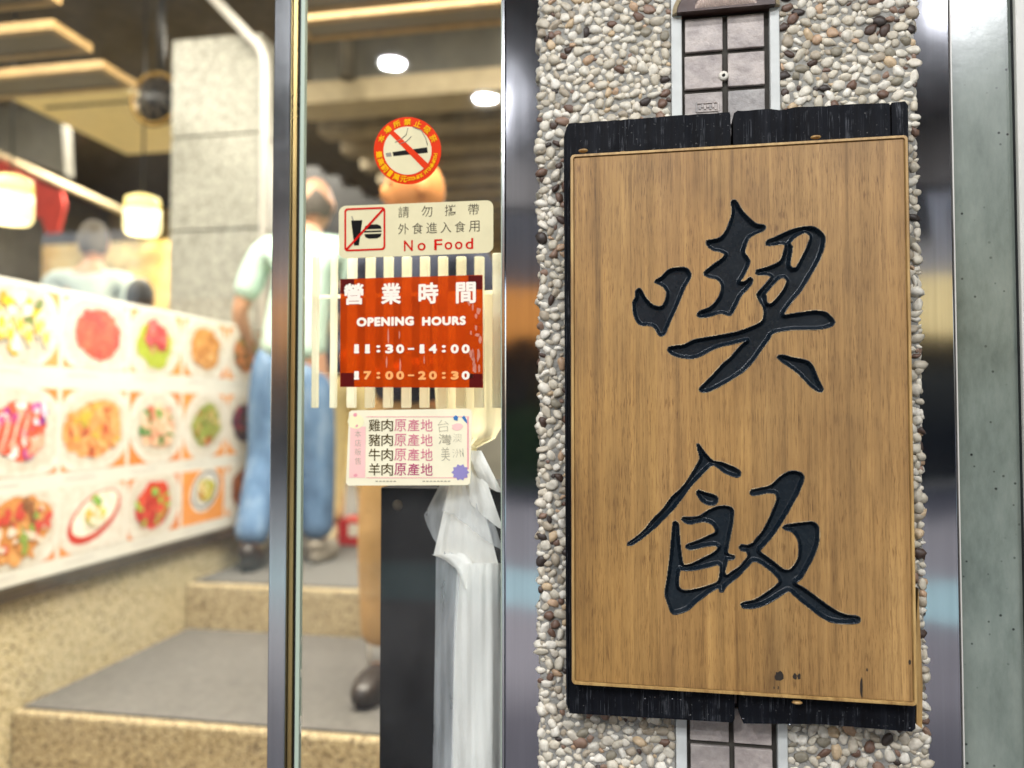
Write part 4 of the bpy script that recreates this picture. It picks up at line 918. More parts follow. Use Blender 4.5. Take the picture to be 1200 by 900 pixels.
for r_ in range(3):
    for c_ in range(-1, 5):
        kind = DISH[r_][c_] if c_ >= 0 else DISH[r_][2]
        y0 = 1.859 + c_ * .3255; y1 = y0 + .3065
        z1 = (.368, .066, -.252)[r_]; z0 = (.137, -.20, -.470)[r_]
        og = random.choice(['#e08a3c', '#dd8034', '#e49646']); og2 = '#df7a34'
        d = flat('dish_photo', [[(y0, z0), (y1, z0), (y1, z1), (y0, z1)]], [og], XB + .0006, menu); d['label'] = DNAME[kind] + ' printed on an orange square'
        cyy, czz = (y0 + y1) / 2 + random.uniform(-.012, .012), (z0 + z1) / 2 + .004; rot = random.uniform(-.3, .45)
        if kind in ('mixed', 'bowl', 'shrimp', 'sashimi', 'redmeat'): ry, rz = .2, .15
        elif kind == 'nest': ry, rz = .115, .085; czz += .02
        else: ry, rz = .168, .145
        pl_ = [clip(ellp(cyy, czz, ry, rz, 36, rot), y0, y1, z0, z1)]; pc = ['#d9d6cd']
        if kind == 'nest': pl_.append(ellp(cyy, czz, ry * .86, rz * .86, 30, rot)); pc.append('#5a5f6a'); pl_.append(ellp(cyy, czz, ry * .76, rz * .76, 30, rot)); pc.append('#d8d8d2')
        elif kind == 'bowl':
            pl_.append(ellp(cyy, czz - .002, .135, .072, 30, .42)); pc.append('#c0392b'); pl_.append(ellp(cyy + .004, czz + .008, .118, .058, 30, .42)); pc.append('#efe9da')
        else: pl_.append(clip(ellp(cyy, czz, ry * .82, rz * .82, 36, rot), y0, y1, z0, z1)); pc.append('#cfcbbf')
        flat('plate', pl_, pc, XB + .0012, d)
        P2 = []; C2 = []; pal = PAL[kind]; spread = {'bowl': (.035, .03), 'nest': (.05, .036), 'egg': (.12, .085), 'shrimp': (.13, .085), 'mixed': (.13, .085)}.get(kind, (.098, .078))
        if kind not in ('bowl', 'egg'): P2.append(clip(ellp(cyy, czz, spread[0] * 1.08, spread[1] * 1.1, 26, rot, .08), y0, y1, z0, z1)); C2.append(pal[0])
        if kind == 'salad': P2 = [ellp(cyy, czz - .012, .105, .085, 26, 0, .1)]; C2 = ['#a9b83a']
        for k in range(70):
            a_ = random.uniform(0, 6.28); q = math.sqrt(random.random()); w = random.uniform(.009, .024)
            if kind == 'salad': sy, sz, ch = .06, .055, ['#c0434c', '#b83a44', '#cc5a5e', '#d88080'][k % 4]; oz = .018
            else: sy, sz, ch, oz = spread[0], spread[1], random.choice(pal), 0
            P2.append(clip(ellp(cyy + q * sy * math.cos(a_), czz + oz + q * sz * math.sin(a_), w, w * random.uniform(.4, 1), 9, random.uniform(0, 3), .15), y0, y1, z0, z1)); C2.append(ch)
        if kind == 'egg':
            for k in range(7): P2.append(ellp(cyy - .1 + .034 * k, czz - .03 + .03 * (k % 2), .015, .034, 14, .1)); C2.append('#e9e2b8'); P2.append(ellp(cyy - .1 + .034 * k, czz - .034 + .03 * (k % 2), .010, .020, 12)); C2.append('#e6bb20')
        if kind == 'sashimi':
            for k in range(9): P2.append(ellp(cyy + .075 + random.uniform(-.025, .025), czz + .05 + random.uniform(-.025, .025), .016, .009, 9, random.uniform(0, 3))); C2.append(random.choice(['#a83a9a', '#c060b4', '#7c2a80', '#ecdcec']))
            for k in range(8): P2.append(ellp(cyy - .09 + k * .018, czz - .015 + k * .004, .006, .05, 12, -.3)); C2.append(['#f0b8a4', '#dd5a3e'][k % 2])
        if kind in ('bowl', 'seafood', 'redchili'):
            for k in range(6): P2.append(ellp(cyy + random.uniform(-.015, .015), czz + .05 + random.uniform(-.012, .012), .012, .009, 9, random.uniform(0, 3))); C2.append(random.choice(['#7fb04a', '#5f9a3c', '#9cc45a']))
        flat('food', P2, C2, XB + .0024, d)
        cp = MB(); zc = z0 - .028; cp.prism([(y0 + .02, zc), (y0 + .16, zc), (y0 + .16, zc + .012), (y0 + .02, zc + .012)], XB + .0003, XB + .0006, 'X'); cp.build('caption_strip', M['palemetal'], d)

# granite pillar
YPI = 3.72
a = PY(200, 200, YPI); b = PY(303.5, 200, YPI)
t = thing('granite_pillar', ((a[0] + b[0]) / 2, YPI + .25, ZU), 'square grey granite pillar behind the menu board', 'pillar')
zs = [ZU, -.05, PY(303, 267, YPI)[2], PY(303, 155, YPI)[2], PY(250, 42, YPI)[2]]
for z0, z1 in zip(zs, zs[1:]):
    m = MB(); m.box(a[0], b[0], YPI, YPI + .5, z0 + .005, z1 - .005, bev=.004); m.build('stone_slab', M['pillar'], t)
m = MB(); m.box(a[0] + .012, b[0] - .012, YPI + .012, YPI + .49, ZU, zs[-1] - .01); m.build('joint_core', M['joint'], t)
# room shell
m = MB(); m.box(-7, 2.2, 9.0, 9.15, -1.3, 2.6); o = m.build('back_wall', M['backwall']); tag(o, 'blurred ochre and grey mural wall at the back of the dining room', 'wall')
m = MB(); m.box(-7.15, -7, 1.32, 9.15, -1.3, 2.6); o = m.build('side_wall', M['greywall']); tag(o, 'grey plaster side wall at the left of the dining room', 'wall')
m = MB(); m.box(.62, .78, 1.32, 9.0, -1.3, 2.6); o = m.build('side_wall', M['greywall']); tag(o, 'grey plaster side wall right of the steps behind the umbrella sleeves', 'wall')
m = MB(); m.box(-7.15, 2.2, 1.3, 9.15, 2.6, 2.75); o = m.build('ceiling', M['ceil']); struct(o)
m = MB(); m.box(-7.15, 2.2, 1.16, 1.299, TOP + .002, 2.75); o = m.build('lintel_wall', M['concrete']); tag(o, 'concrete lintel over the shop entrance', 'wall')
# mural screen behind the diners
m = MB(); m.box(-6.4, -2.2, 7.2, 7.28, ZU, 1.75); o = m.build('mural_screen', M['backwall']); tag(o, 'ochre painted screen behind the seated diners', 'screen')
a = PY(0, 180, 5.6); b = PY(78, 260, 5.6)
m = MB()
pts = [PY(-60, 180, 5.6), PY(0, 190, 5.6), PY(40, 212, 5.6), PY(72, 224, 5.6), PY(75, 240, 5.6), PY(68, 272, 5.6), PY(54, 274, 5.6), PY(48, 255, 5.6), PY(20, 252, 5.6), PY(-60, 262, 5.6)]
m.prism([(p[0], p[2]) for p in pts], 5.6, 5.63); o = m.build('red_noren', M['redcloth']); tag(o, 'red cloth banner hanging behind the left pendant lamp', 'banner')
A = PY(-40, 165, 5.5); B = PY(175, 262, 6.9)
m = MB(); m.tube([tuple(A), tuple(B)], .035, 10); o = m.build('cornice_rail', M['creambeam']); tag(o, 'slanting cream rail above the red banner', 'rail')
m = MB(); pts = [PY(-40, 120, 5.4), PY(72, 128, 5.4), PY(76, 205, 5.4), PY(20, 186, 5.4), PY(-40, 160, 5.4)]; m.prism([(p[0], p[2]) for p in pts], 5.4, 5.5); o = m.build('bulkhead', M['greywall']); tag(o, 'grey ceiling bulkhead below the air conditioner panel', 'bulkhead')
# air conditioner cassette
a = PY(12, 118, 3.98); zA = a[2]; q = [PZ(12, 116, zA), PZ(160, 109, zA), PZ(232, 182, zA), PZ(130, 183, zA)]
t = thing('ceiling_air_conditioner', ((q[0][0] + q[1][0]) / 2, q[0][1] + .4, zA), 'ivory ceiling air conditioner panel left of the granite pillar', 'air conditioner')
m = MB(); m.box(q[0][0], q[1][0] - .04, q[0][1], q[3][1], zA, zA + .05, bev=.012); m.build('panel', M['acwhite'], t)
m = MB(); m.box(q[0][0] + .1, q[1][0] - .06, q[0][1] + .14, q[0][1] + .17, zA - .004, zA + .002); m.build('vent_slot', M['blackplastic'], t)
m = MB(); m.box(q[0][0] + .05, q[1][0] - .05, q[0][1] + .05, q[3][1] - .05, zA + .051, zA + .11); m.build('casing', M['ceil'], t)
# round fan
c = PY(184, 117, 3.86)
t = thing('wall_fan', tuple(c), 'round black fan with a brass rim hung beside the granite pillar', 'fan')
m = MB(); rf = .142
ringp = [(c[0] + rf * math.cos(2 * math.pi * k / 40), 3.85, c[2] + rf * math.sin(2 * math.pi * k / 40)) for k in range(41)]
m.tube(ringp, .014, 8, cap=False); m.build('brass_rim', simple('old_brass', '#7a5f2a', .4, metal=.8), t)
m = MB(); m.lathe([(.001, -.03), (.05, -.03), (.06, 0), (.126, .02), (.126, .06), (.001, .06)], (c[0], 3.85, c[2]), 32, 'Y'); m.build('motor_housing', M['blackplastic'], t)
m = MB()
for k in range(10):
    an = 2 * math.pi * k / 10; m.tube([(c[0] + .05 * math.cos(an), 3.82, c[2] + .05 * math.sin(an)), (c[0] + rf * math.cos(an), 3.84, c[2] + rf * math.sin(an))], .004, 6)
m.build('guard', M['channel'], t)
m = MB(); m.tube([(c[0], 3.89, c[2] + .14), (c[0], 3.89, 2.6)], .02, 8); m.build('hanger', M['blackplastic'], t)
# pendant lamps
for (px_, py_, w, h, lab) in ((13, 234, 40, 47, 'glowing yellow paper pendant lamp at the left edge in front of the red banner'), (167, 252, 36, 40, 'smaller glowing yellow pendant lamp just left of the granite pillar')):
    Y = 4.2; c = PY(px_, py_, Y); s_ = (PY(px_ + 50, py_, Y)[0] - PY(px_ - 50, py_, Y)[0]) / 100; rr = w / 2 * s_; hh = h * s_
    t = thing('pendant_lamp', (c[0], Y, 2.6), lab, 'pendant lamp', 'lit pendant lamps over the dining tables')
    m = MB(); m.lathe([(rr * .55, hh / 2), (rr * .93, hh * .42), (rr, hh * .1)], (c[0], Y, c[2]), 28); m.build('shade_top', M['shade'], t)
    m = MB(); m.lathe([(rr, hh * .099), (rr, -hh * .40), (rr * .85, -hh / 2)], (c[0], Y, c[2]), 28); m.build('shade', M['shadehot'], t)
    m = MB(); m.tube([(c[0], Y, c[2] + hh / 2), (c[0], Y, 2.6)], .006, 6); m.build('cord', M['blackrubber'], t)
    ld = bpy.data.lights.new('pendant_light', 'POINT'); ld.energy = 1.2; ld.color = (1, .85, .55); ld.shadow_soft_size = .1
    lo = bpy.data.objects.new('pendant_light', ld); COL.objects.link(lo); lo.location = (c[0], Y - .05, c[2] - hh * .75); lo.parent = t; lo.matrix_parent_inverse = t.matrix_basis.inverted()
# suspended ceiling boards with timber frames
def ceilboard(x0, x1, y0, y1, z, label):
    t = thing('suspended_ceiling_board', ((x0 + x1) / 2, (y0 + y1) / 2, z), label, 'ceiling board', 'timber-framed boards hung under the ceiling')
    m = MB(); m.box(x0 + .03, x1 - .03, y0 + .03, y1 - .03, z + .008, z + .03); m.build('speckled_board', M['speckle'], t)
    m = MB(); f_ = .035; m.box(x0, x1, y0, y0 + f_, z, z + .04); m.box(x0, x1, y1 - f_, y1, z, z + .04); m.box(x0, x0 + f_, y0 + f_ + .001, y1 - f_ - .001, z + .0005, z + .039); m.box(x1 - f_, x1, y0 + f_ + .001, y1 - f_ - .001, z + .0005, z + .039); m.build('timber_frame', M['tan'], t)
    m = MB(); m.box((x0 + x1) / 2 - .01, (x0 + x1) / 2 + .01, (y0 + y1) / 2 - .01, (y0 + y1) / 2 + .01, z + .03, 2.6); m.build('hanger', M['ceil'], t)
zc = 1.65
for (pr, pn, lab) in (((108, 62), (108, 28), 'nearer framed ceiling board at the upper left, second from the top'), ((160, 104), (160, 76), 'framed ceiling board at the upper left just above the air conditioner'), ((72, 6), (72, -40), 'framed ceiling board cut by the top left corner of the picture')):
    A = PZ(*pr, zc); B = PZ(*pn, zc); ceilboard(A[0] - 2.4, A[0], B[1], A[1], zc, lab)
for (pr, pn, lab) in (((362, 50), (362, 24), 'framed ceiling board at the top of the glass pane, the lower of two'), ((352, 18), (352, -30), 'framed ceiling board cut by the top edge above the stickers')):
    A = PZ(*pr, zc); B = PZ(*pn, zc); ceilboard(A[0], A[0] + 1.9, B[1], A[1], zc, lab)
# cream beam and joists beyond it
A = PY(355, 122, 4.6); B = PY(355, 96, 4.6)
m = MB(); m.box(A[0] - .1, .6, 4.6, 4.9, A[2], B[2], bev=.01); o = m.build('ceiling_beam', M['creambeam']); tag(o, 'cream horizontal ceiling beam above the no-smoking sticker', 'beam')
m = MB(); m.box(A[0] - .1, .6, 4.92, 4.945, A[2] + .02, 2.599); o = m.build('ceiling_bulkhead', M['greywall']); tag(o, 'grey bulkhead above the cream ceiling beam', 'bulkhead')
ji = 0
ordn = ['first', 'second', 'third', 'fourth', 'fifth', 'sixth', 'seventh', 'eighth', 'ninth', 'tenth']
for k in range(10):
    y = 5.05 + k * .40; m = MB(); m.box(-2.3, .6, y, y + .17, 1.93, 2.06, bev=.006); o = m.build('ceiling_joist', M['joist']); tag(o, 'brown ceiling joist, %s of the row behind the cream beam' % ordn[k], 'joist', 'brown ceiling joists behind the cream beam')
m = MB(); m.box(-2.35, .6, 4.95, 8.99, 2.07, 2.12); o = m.build('joist_deck', M['tan']); struct(o); o.name = 'ceiling_deck'
# pipe drop below the deck
A = PY(407, 60, 4.4); m = MB(); m.tube([(A[0], 4.4, 2.6), (A[0], 4.4, PY(407, 92, 4.4)[2])], .05, 10); o = m.build('ceiling_duct', M['ceil']); tag(o, 'short dark duct dropping from the ceiling behind the glass', 'duct')
# dark stepped stair side
pts = [PY(352, 195, 6.0), PY(372, 195, 6.0), PY(380, 206, 6.0), PY(397, 206, 6.0), PY(402, 220, 6.0), PY(420, 220, 6.0), PY(428, 232, 6.0), PY(446, 234, 6.0), PY(446, 330, 6.0), PY(352, 330, 6.0)]
m = MB(); m.prism([(p[0], p[2]) for p in pts], 6.0, 6.4); o = m.build('dark_stair_side', M['blackplastic']); tag(o, 'dark stepped stair side in the background behind the grey-haired man', 'stairs')
m = MB(); A = PY(350, 260, 7.5); m.box(-2.3, .6, 7.5, 7.6, ZU, .75); o = m.build('counter_front', M['greywall']); tag(o, 'grey counter front far behind the glass pane', 'counter')
# red carton with a white mark
a = PZ(396, 639, ZU + .004); b = PZ(436, 639, ZU + .004)
t = thing('red_carton', ((a[0] + b[0]) / 2, a[1] + .08, ZU), 'small red carton with a white mark on the upper floor', 'carton')
zt = PY(415, 609, a[1])[2]
m = MB(); m.box(a[0], b[0], a[1], a[1] + .16, ZU + .0045, zt, bev=.004); m.build('box', M['redbox'], t)
m = MB(); m.box((a[0] + b[0]) / 2 - .03, (a[0] + b[0]) / 2 + .03, a[1] - .0015, a[1] - .0002, ZU + .05, zt - .02); m.build('white_mark', M['offwhite'], t)
# overhead lights: arcade downlights and the fills added inside the shop
def downlight(x, y, z, energy, color, label, size=.3, group='fill lights added to brighten the shop interior', mat='lampwhite', spread=None):
    t = thing('overhead_light', (x, y, z), label, 'ceiling light', group)
    m = MB(); m.lathe([(.045, -.012), (.062, -.014), (.066, 0), (.045, .0)], (x, y, z), 24); m.build('trim_ring', M['palemetal'], t)
    m = MB(); m.lathe([(.0445, -.008), (.0445, -.002)], (x, y, z), 24); m.build('diffuser', M[mat], t)
    ld = bpy.data.lights.new('downlight', 'AREA'); ld.shape = 'DISK'; ld.size = size; ld.energy = energy * ((.075 if y > 5 else .037) if y > 1 else 1); ld.color = color
    lo = bpy.data.objects.new('downlight', ld); COL.objects.link(lo); lo.location = (x, y, z - .03); lo.parent = t; lo.matrix_parent_inverse = t.matrix_basis.inverted()
warm = (1, .92, .78)
for i, (x, y, z, e) in enumerate(((-.1, 1.7, 2.59, 500), (-.9, 1.7, 2.59, 480), (.25, 2.4, 2.59, 480), (-1.2, 2.3, 2.59, 200), (.1, 3.8, 2.59, 130), (-1.95, 1.9, 2.59, 560), (-3.6, 2.6, 2.59, 330), (-4.8, 3.6, 2.59, 330), (-4.6, 6.0, 2.59, 420), (-3.0, 5.6, 2.59, 360), (-1.0, 5.7, 1.92, 260), (-.9, 7.4, 1.92, 260))):  # added lights that fill the room, placed for brightness
    downlight(x, y, z, e, warm, 'round warm fill light added to brighten the shop interior', .8)

# ================================================================== PEOPLE
def skin_mesh(name, J, E, mat, parent, sub=2, root=0):
    """J: list of (x,y,z,r) joints ; E: bone edges"""
    me = bpy.data.meshes.new(name); me.from_pydata([j[:3] for j in J], E, []); ob = bpy.data.objects.new(name, me); COL.objects.link(ob)
    ob.modifiers.new('s', 'SKIN'); sv = me.skin_vertices[0].data
    for q, j in zip(sv, J): r = j[3]; q.radius = (r, r) if not isinstance(r, tuple) else r
    for i, q in enumerate(sv): q.use_root = (i == root)
    sm = ob.modifiers.new('u', 'SUBSURF'); sm.levels = sub; sm.render_levels = sub
    out = evalmesh(ob); bpy.data.objects.remove(ob); bpy.data.meshes.remove(me); return out
def join_into(me, mb):
    bm = mb.bm; bm.from_mesh(me); return mb
def person(loc, yaw, H, label, skin, hair, shirt, trousers, shoes, arms, legs, lean=(0, 0), bald=False, sock=None, seated=False, headyaw=0, group=None, sleeve='short', longhem=0):
    t = thing('person', loc, label, 'person', group)
    k = H / 1.70; cs, sn = math.cos(yaw), math.sin(yaw)
    def W_(p, r=None):
        lx = p[0] + lean[0] * max(0, p[2] - .9); ly = p[1] + lean[1] * max(0, p[2] - .9)
        q = (loc[0] + k * (lx * cs - ly * sn), loc[1] + k * (lx * sn + ly * cs), loc[2] + k * p[2]); return q if r is None else q + (r * k,)
    hipz = .90 if not seated else .46
    off = 0 if not seated else -.44
    def T(x, y, z, r): return W_((x, y, z + off), r)
    # body skeleton (faces local +y)
    J = [T(0, 0, .93, .115), T(0, -.005, 1.05, .105), T(0, -.01, 1.22, .118), T(0, -.012, 1.36, .095), T(0, -.005, 1.45, .052), T(0, .012, 1.52, .05)]
    E = [(0, 1), (1, 2), (2, 3), (3, 4), (4, 5)]
    def chain(start, pts):
        p = start
        for q in pts: J.append(T(*q)); E.append((p, len(J) - 1)); p = len(J) - 1
    legj = []
    for s, lg in zip((-1, 1), legs):
        chain(0, [(s * .09, 0, .87, .085)] + [(a, b, c_, r) for (a, b, c_), r in zip((lg[0], lg[1], (lg[2][0] * .6 + lg[1][0] * .4, lg[2][1] * .6 + lg[1][1] * .4, .035 if not seated else lg[2][2])), (.058, .042, .022))])
    for s, am in zip((-1, 1), arms):
        sh = (s * .185, -.012, 1.385); el, wr = am
        mid = tuple((el[i] + wr[i]) / 2 for i in range(3))
        chain(3, [sh + (.052,), tuple((sh[i] + el[i]) / 2 for i in range(3)) + (.044,), el + (.036,), mid + (.034,), wr + (.024,)])
    me = skin_mesh('b', J, E, None, None)
    mb = MB(); mb.bm.from_mesh(me); bpy.data.meshes.remove(me)
    # head with face features
    hy = yaw + headyaw; rot = Matrix.Rotation(hy, 3, 'Z'); hc = Vector(T(0, .03, 1.60, 0)[:3])
    def headfn(q):
        z = q.z; w = 1.0
        if z < 0: w = 1 + z * .22
        y = q.y + (.10 * (-z) if q.y > 0 and z < 0 else 0); x = q.x * w
        if q.y > .75 and abs(q.x) < .28 and -.35 < z < .1: y += .16 * (1 - abs(q.x) / .28)
        if q.y > .6 and .1 < z < .25 and .15 < abs(q.x) < .5: y -= .06
        return Vector((x, y, z))
    mb.ell(hc, (.077 * k, .097 * k, .118 * k), 4, rot, fn=headfn)
    for s in (-1, 1): mb.ell(hc + rot @ Vector((s * .077 * k, -.005 * k, -.005 * k)), (.010 * k, .02 * k, .032 * k), 2, rot)
    # hands: palm, four curled fingers, thumb
    for s, am in zip((-1, 1), arms):
        el, wr = Vector(am[0]), Vector(am[1]); d = (wr - el).normalized(); side = Vector((0, 1, 0)) if abs(d.y) < .8 else Vector((0, 0, 1)); side = (side - d * side.dot(d)).normalized(); nrm = d.cross(side)
        P = lambda v: T(v.x, v.y, v.z, 0)[:3]
        mb.tube([P(wr - d * .01), P(wr + d * .03), P(wr + d * .075), P(wr + d * .09)], [.02 * k, .025 * k, .028 * k, .02 * k], 10)
        for f_, ln in zip((-.026, -.009, .009, .026), (.06, .075, .072, .055)):
            b0 = wr + d * .075 + side * f_; mb.tube([P(b0), P(b0 + d * ln * .5), P(b0 + d * ln * .85 - nrm * s * .012), P(b0 + d * ln - nrm * s * .028)], [.008 * k, .0075 * k, .007 * k, .005 * k], 8)
        b0 = wr + d * .03 + side * .03; mb.tube([P(b0), P(b0 + d * .03 + side * .02), P(b0 + d * .06 + side * .022)], [.011 * k, .01 * k, .007 * k], 8)
    body = mb.build('body', skin, t, True)
    # eyes, brows, mouth
    m = MB()
    for s in (-1, 1): m.ell(hc + rot @ Vector((s * .03 * k, .089 * k, .012 * k)), (.011 * k, .006 * k, .006 * k), 2, rot)
    m.build('eyes', M['blackplastic'], body)
    m = MB(); m.ell(hc + rot @ Vector((0, .090 * k, -.058 * k)), (.022 * k, .006 * k, .006 * k), 2, rot); m.build('lips', simple('lips', '#a0584a', .5), body)
    # hair cap
    m = MB(); m.ell(hc + rot @ Vector((0, -.012 * k, .012 * k)), (.083 * k, .1 * k, .121 * k), 4, rot); bmv = m.bm
    def keep(v):
        q = rot.inverted() @ (v.co - hc); q /= k
        if bald and q.z > .03 + .02 * math.sin(q.x * 60): return False
        return q.y < .045 + .55 * max(0, q.z - .03) - (0 if q.z > -.02 else .05) and q.z > -.075 + .4 * max(0, q.y)
    bmesh.ops.delete(bmv, geom=[v for v in bmv.verts if not keep(v)], context='VERTS'); m.build('hair', hair, t, True) if hair else m.bm.free()
    # shirt: torso plus sleeves
    J = [T(0, 0, .90 - longhem, .162), T(0, 0, 1.0, .152), T(0, -.005, 1.12, .146), T(0, -.01, 1.26, .146), T(0, -.012, 1.37, .108), T(0, -.008, 1.44, .064)]; E = [(i, i + 1) for i in range(5)]
    for s, am in zip((-1, 1), arms):
        sh = (s * .19, -.012, 1.385); el, wr = am; end = tuple(sh[i] + (el[i] - sh[i]) * .85 for i in range(3)) if sleeve == 'short' else el
        pts = [sh + (.073,), tuple((sh[i] + end[i]) / 2 for i in range(3)) + (.066,), end + (.062,)]
        if sleeve == 'long': pts += [tuple(el[i] + (wr[i] - el[i]) * .93 for i in range(3)) + (.038,)]
        p = 4
        for q in pts: J.append(T(*q)); E.append((p, len(J) - 1)); p = len(J) - 1
    link('shirt', skin_mesh('s', J, E, None, None), shirt, t, True)
    # trousers
    J = [T(0, 0, 1.0, .14), T(0, 0, .90, .142)]; E = [(0, 1)]
    for s, lg in zip((-1, 1), legs):
        kn, an, _ = lg; an2 = tuple(kn[i] + (an[i] - kn[i]) * (.87 if sock else .97) for i in range(3)); hp = (s * .088, 0, .84); mid = tuple((hp[i] + kn[i]) / 2 for i in range(3)); m2 = tuple((kn[i] + an2[i]) / 2 for i in range(3))
        p = 1
        for q in (hp + (.112,), mid + (.102,), kn + (.09,), m2 + (.084,), an2 + (.076,)): J.append(T(*q)); E.append((p, len(J) - 1)); p = len(J) - 1
    link('trousers', skin_mesh('p', J, E, None, None), trousers, t, True)
    if not seated:
        for s, lg in zip((-1, 1), legs):
            an = Vector(lg[1]); toe = Vector(lg[2]); d = toe - an; d.z = 0; d.normalize(); ang = math.atan2(d.y, d.x) + yaw - math.pi / 2
            base = Vector(T(an.x, an.y, 0, 0)[:3]); rt = Matrix.Rotation(ang, 3, 'Z')
            m = MB(); m.ell(base + rt @ Vector((0, .075 * k, .042 * k)), (.047 * k, .125 * k, .044 * k), 3, rt, fn=lambda q: Vector((math.copysign(abs(q.x) ** .8, q.x) * (1 + .12 * q.y), math.copysign(abs(q.y) ** .85, q.y), max(-.98, math.copysign(abs(q.z) ** .8, q.z) * (1.3 - .3 * q.y)))))
            m.ell(base + rt @ Vector((0, -.005 * k, .085 * k)), (.044 * k, .055 * k, .045 * k), 2, rt)
            so = m.build('shoe', shoes[0 if s < 0 else 1], t)
            if sock: m = MB(); m.tube([tuple(base + Vector((0, 0, .09 * k))), tuple(base + Vector((0, 0, .22 * k)))], .052 * k, 14); m.build('sock', sock, t)
    return t
stand_arms = [((-.25, -.03, 1.10), (-.25, .07, .86)), ((.25, -.03, 1.10), (.25, .06, .86))]
# A: man in a mint shirt seen from behind, walking up the steps
person((-1.60, 3.26, ZU + .004), R(12), 1.74, 'man with thinning grey hair in a pale mint shirt and blue jeans, seen from behind', M['skin'], M['hairgrey'], M['mint'], M['denim'], (M['shoe'], M['shoegrey']),
       [((-.27, .02, 1.12), (-.24, .18, .92)), ((.24, .06, 1.13), (.08, .25, 1.06))],
       [((-.11, .03, .48), (-.15, -.10, .09), (-.16, .06, .0)), ((.10, .05, .48), (.10, .08, .09), (.13, .24, .0))], lean=(.13, 0), bald=True, longhem=.03)
# B: man in a dark top, only head and one tan trouser leg show
person((-.73, 2.36, ZL + .004), R(172), 1.67, 'bald-headed man in a dark navy top and tan trousers, standing behind the stickers', M['skinwarm'], None, M['navy'], M['tancloth'], (M['shoe'], M['shoe']),
       [((-.25, -.02, 1.10), (-.10, .2, 1.03)), ((.25, -.02, 1.10), (.12, .22, 1.06))],
       [((-.08, .03, .48), (-.09, .0, .09), (-.10, .2, 0)), ((.105, .03, .48), (.118, .0, .09), (.10, .2, 0))], bald=True, sock=M['sock'], headyaw=R(-50), sleeve='long')
# C: someone in cream trousers further in
person((-1.60, 3.95, ZU + .004), R(200), 1.62, 'person in cream trousers and pale shoes further inside, mostly hidden behind the man in jeans', M['skin'], M['hairblack'], M['navy'], M['creamcloth'], (M['shoecream'], M['shoecream']),
       stand_arms, [((-.1, .03, .48), (-.13, -.02, .09), (-.2, .12, 0)), ((.1, .03, .48), (.1, .02, .09), (.12, .2, 0))])
sit_legs = [((-.1, .40, .92), (-.1, .42, .50), (-.1, .55, .42)), ((.1, .40, .92), (.1, .42, .50), (.1, .55, .42))]
sit_arms = [((-.26, .08, 1.12), (-.18, .30, 1.08)), ((.26, .08, 1.12), (.18, .30, 1.08))]
person((-3.46, 4.3, ZU + .002), R(20), 1.86, 'person standing in a pale blue shirt behind the menu board, below the two pendant lamps', M['skin'], M['hairgrey'], M['paleblue'], M['navy'], (M['shoe'], M['shoe']), stand_arms, [((-.1, .03, .48), (-.1, .0, .09), (-.11, .2, 0)), ((.1, .03, .48), (.1, .0, .09), (.11, .2, 0))], sleeve='long')
person((-3.02, 4.15, ZU + .25), R(20), 1.64, 'seated diner whose black-haired head just shows above the menu board', M['skin'], M['hairblack'], M['navy'], M['navy'], (M['shoe'], M['shoe']), sit_arms, sit_legs, seated=True)
for x, y, lab in ((-3.02, 4.15, 'dark wooden stool chair under the black-haired diner'),):
    t = thing('dining_chair', (x, y, ZU), lab, 'chair')
    m = MB(); m.box(x - .2, x + .2, y - .2, y + .2, ZU + .53, ZU + .565, bev=.006); m.build('seat', M['joist'], t)
    for a in (-1, 1):
        for b in (-1, 1): m = MB(); m.box(x + a * .18 - .018, x + a * .18 + .018, y + b * .18 - .018, y + b * .18 + .018, ZU, ZU + .529); m.build('leg', M['joist'], t)

# ================================================================== THE STREET BEHIND (seen in the polished steel and the glass)
m = MB(); m.box(-60, 60, -80, 30, GZ - .16, GZ - .15); o = m.build('ground', M['asphalt']); struct(o)
m = MB(); m.box(-30, 30, -2.9, 1.29, GZ - .149, GZ, bev=.01); o = m.build('arcade_pavement', M['paving']); struct(o)
m = MB(); m.box(-30, 30, -3.12, -2.98, GZ - .1495, GZ - .146); o = m.build('red_kerb_line', M['redline']); struct(o)
m = MB(); m.box(-30, 30, -4.8, -3.2, GZ - .1495, GZ - .146); o = m.build('green_walking_lane', M['greenlane']); struct(o)
m = MB(); m.box(-30, 30, -2.9, 1.29, TOP + .001, TOP + .25); o = m.build('arcade_ceiling', M['arcceil']); struct(o)
m = MB(); m.box(-30, 30, -2.95, 1.155, TOP + .26, TOP + 9); m.box(-30, 30, 1.156, 9.3, 2.76, TOP + 9); o = m.build('shop_building', M['concrete']); tag(o, 'concrete upper floors of the building over the arcade', 'building')
for i, x in enumerate((-4.6, 3.9)):
    m = MB(); m.box(x - .28, x + .28, -2.85, -2.3, GZ + .001, TOP, bev=.015); o = m.build('arcade_pillar', M['concrete']); tag(o, ('left' if i == 0 else 'right') + ' concrete pillar at the street edge of the arcade', 'pillar')
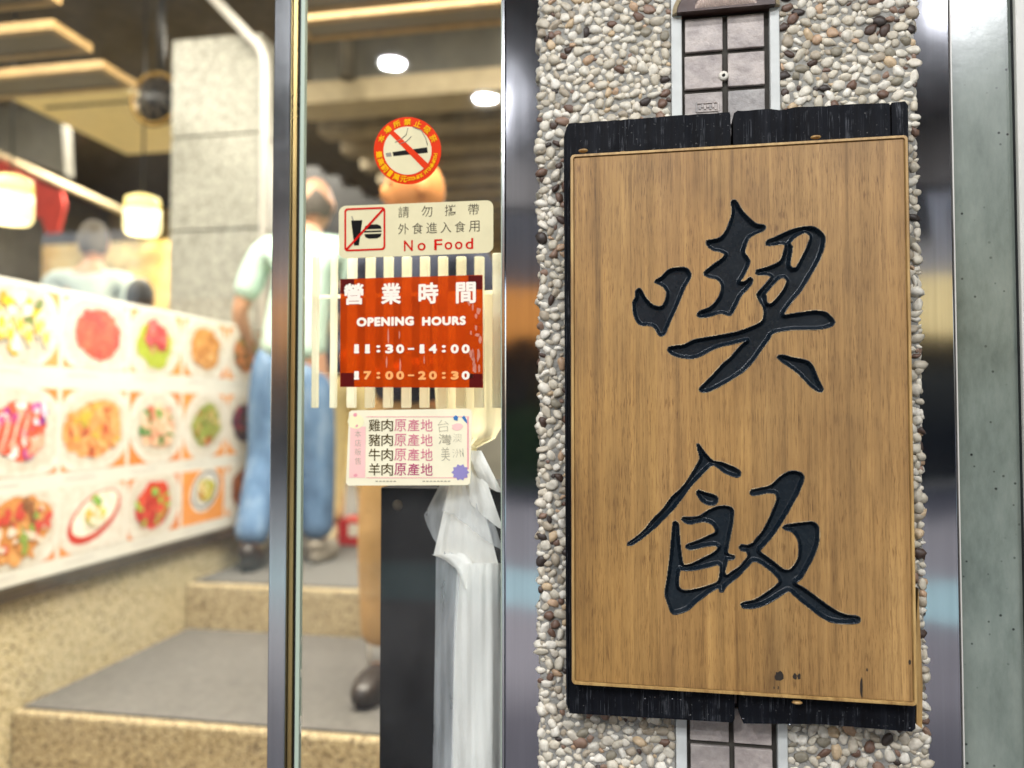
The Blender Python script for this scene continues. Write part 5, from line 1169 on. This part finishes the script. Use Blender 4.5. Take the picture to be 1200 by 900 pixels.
for x, y, e_ in ((-1.23, -1.53, 9), (-.88, -2.02, 9), (1.2, -1.2, 9), (2.4, -2.1, 9), (.25, -.3, 3.6), (-.9, -.2, 3.6)):
    downlight(x, y, TOP, e_, (.95, .97, 1), 'round white downlight in the arcade ceiling', .12, 'round downlights in the arcade ceiling')
m = MB(); m.box(-30, 30, -2.9, -2.7, 1.28, TOP - .001, bev=.01); o = m.build('arcade_fascia', M['arcceil']); tag(o, 'dark fascia beam along the street edge of the arcade ceiling', 'beam')
# houses across the road
def house(x0, x1, h, mat, lab, sgn):
    t = thing('shop_house', ((x0 + x1) / 2, -14, GZ), lab, 'building')
    m = MB(); m.box(x0, x1, -20, -13, GZ - .15, h); m.build('wall', M[mat], t)
    m = MB(); m.box(x0 + .3, x1 - .3, -12.98, -12.9, GZ, 1.2); m.build('shop_window', M['darkglass'], t)
    m = MB(); m.box(x0 + .2, x1 - .2, -12.9, -12.6, 1.3, 2.3, bev=.02); m.build('shop_sign', M[sgn], t)
    z = 3.0
    while z + 1.5 < h:
        x = x0 + .6
        while x + 1.2 < x1: m = MB(); m.box(x, x + 1.2, -12.98, -12.94, z, z + 1.4); m.build('window', M['darkglass'], t); x += 2.0
        z += 2.9
house(-11, -5.2, 7, 'whitewall', 'white tiled shop house across the road with an orange sign', 'signorange')
house(-5.1, .9, 4.4, 'concrete', 'low concrete shop house across the road with an orange sign', 'signorange')
house(1.0, 6.9, 5.5, 'whitewall', 'white tiled shop house across the road with a yellow sign', 'signyellow')
house(7.0, 14, 9, 'concrete', 'tall concrete shop house across the road with a yellow sign', 'signyellow')
m = MB()
for k in range(900):
    x = random.uniform(-5, 1.5); z = random.uniform(-1.35, -.1); y = -11.2 + random.uniform(-.35, .35); a = random.uniform(0, 6.28); s_ = random.uniform(.06, .12)
    u = Vector((math.cos(a), random.uniform(-.5, .5), math.sin(a))) * s_; v_ = Vector((-math.sin(a), random.uniform(-.5, .5), math.cos(a))) * s_ * .6
    c = Vector((x, y, z)); m.face([c - u, c + v_, c + u, c - v_])
o = m.build('hedge', M['leaf']); tag(o, 'leafy green hedge on the far side of the road', 'hedge')
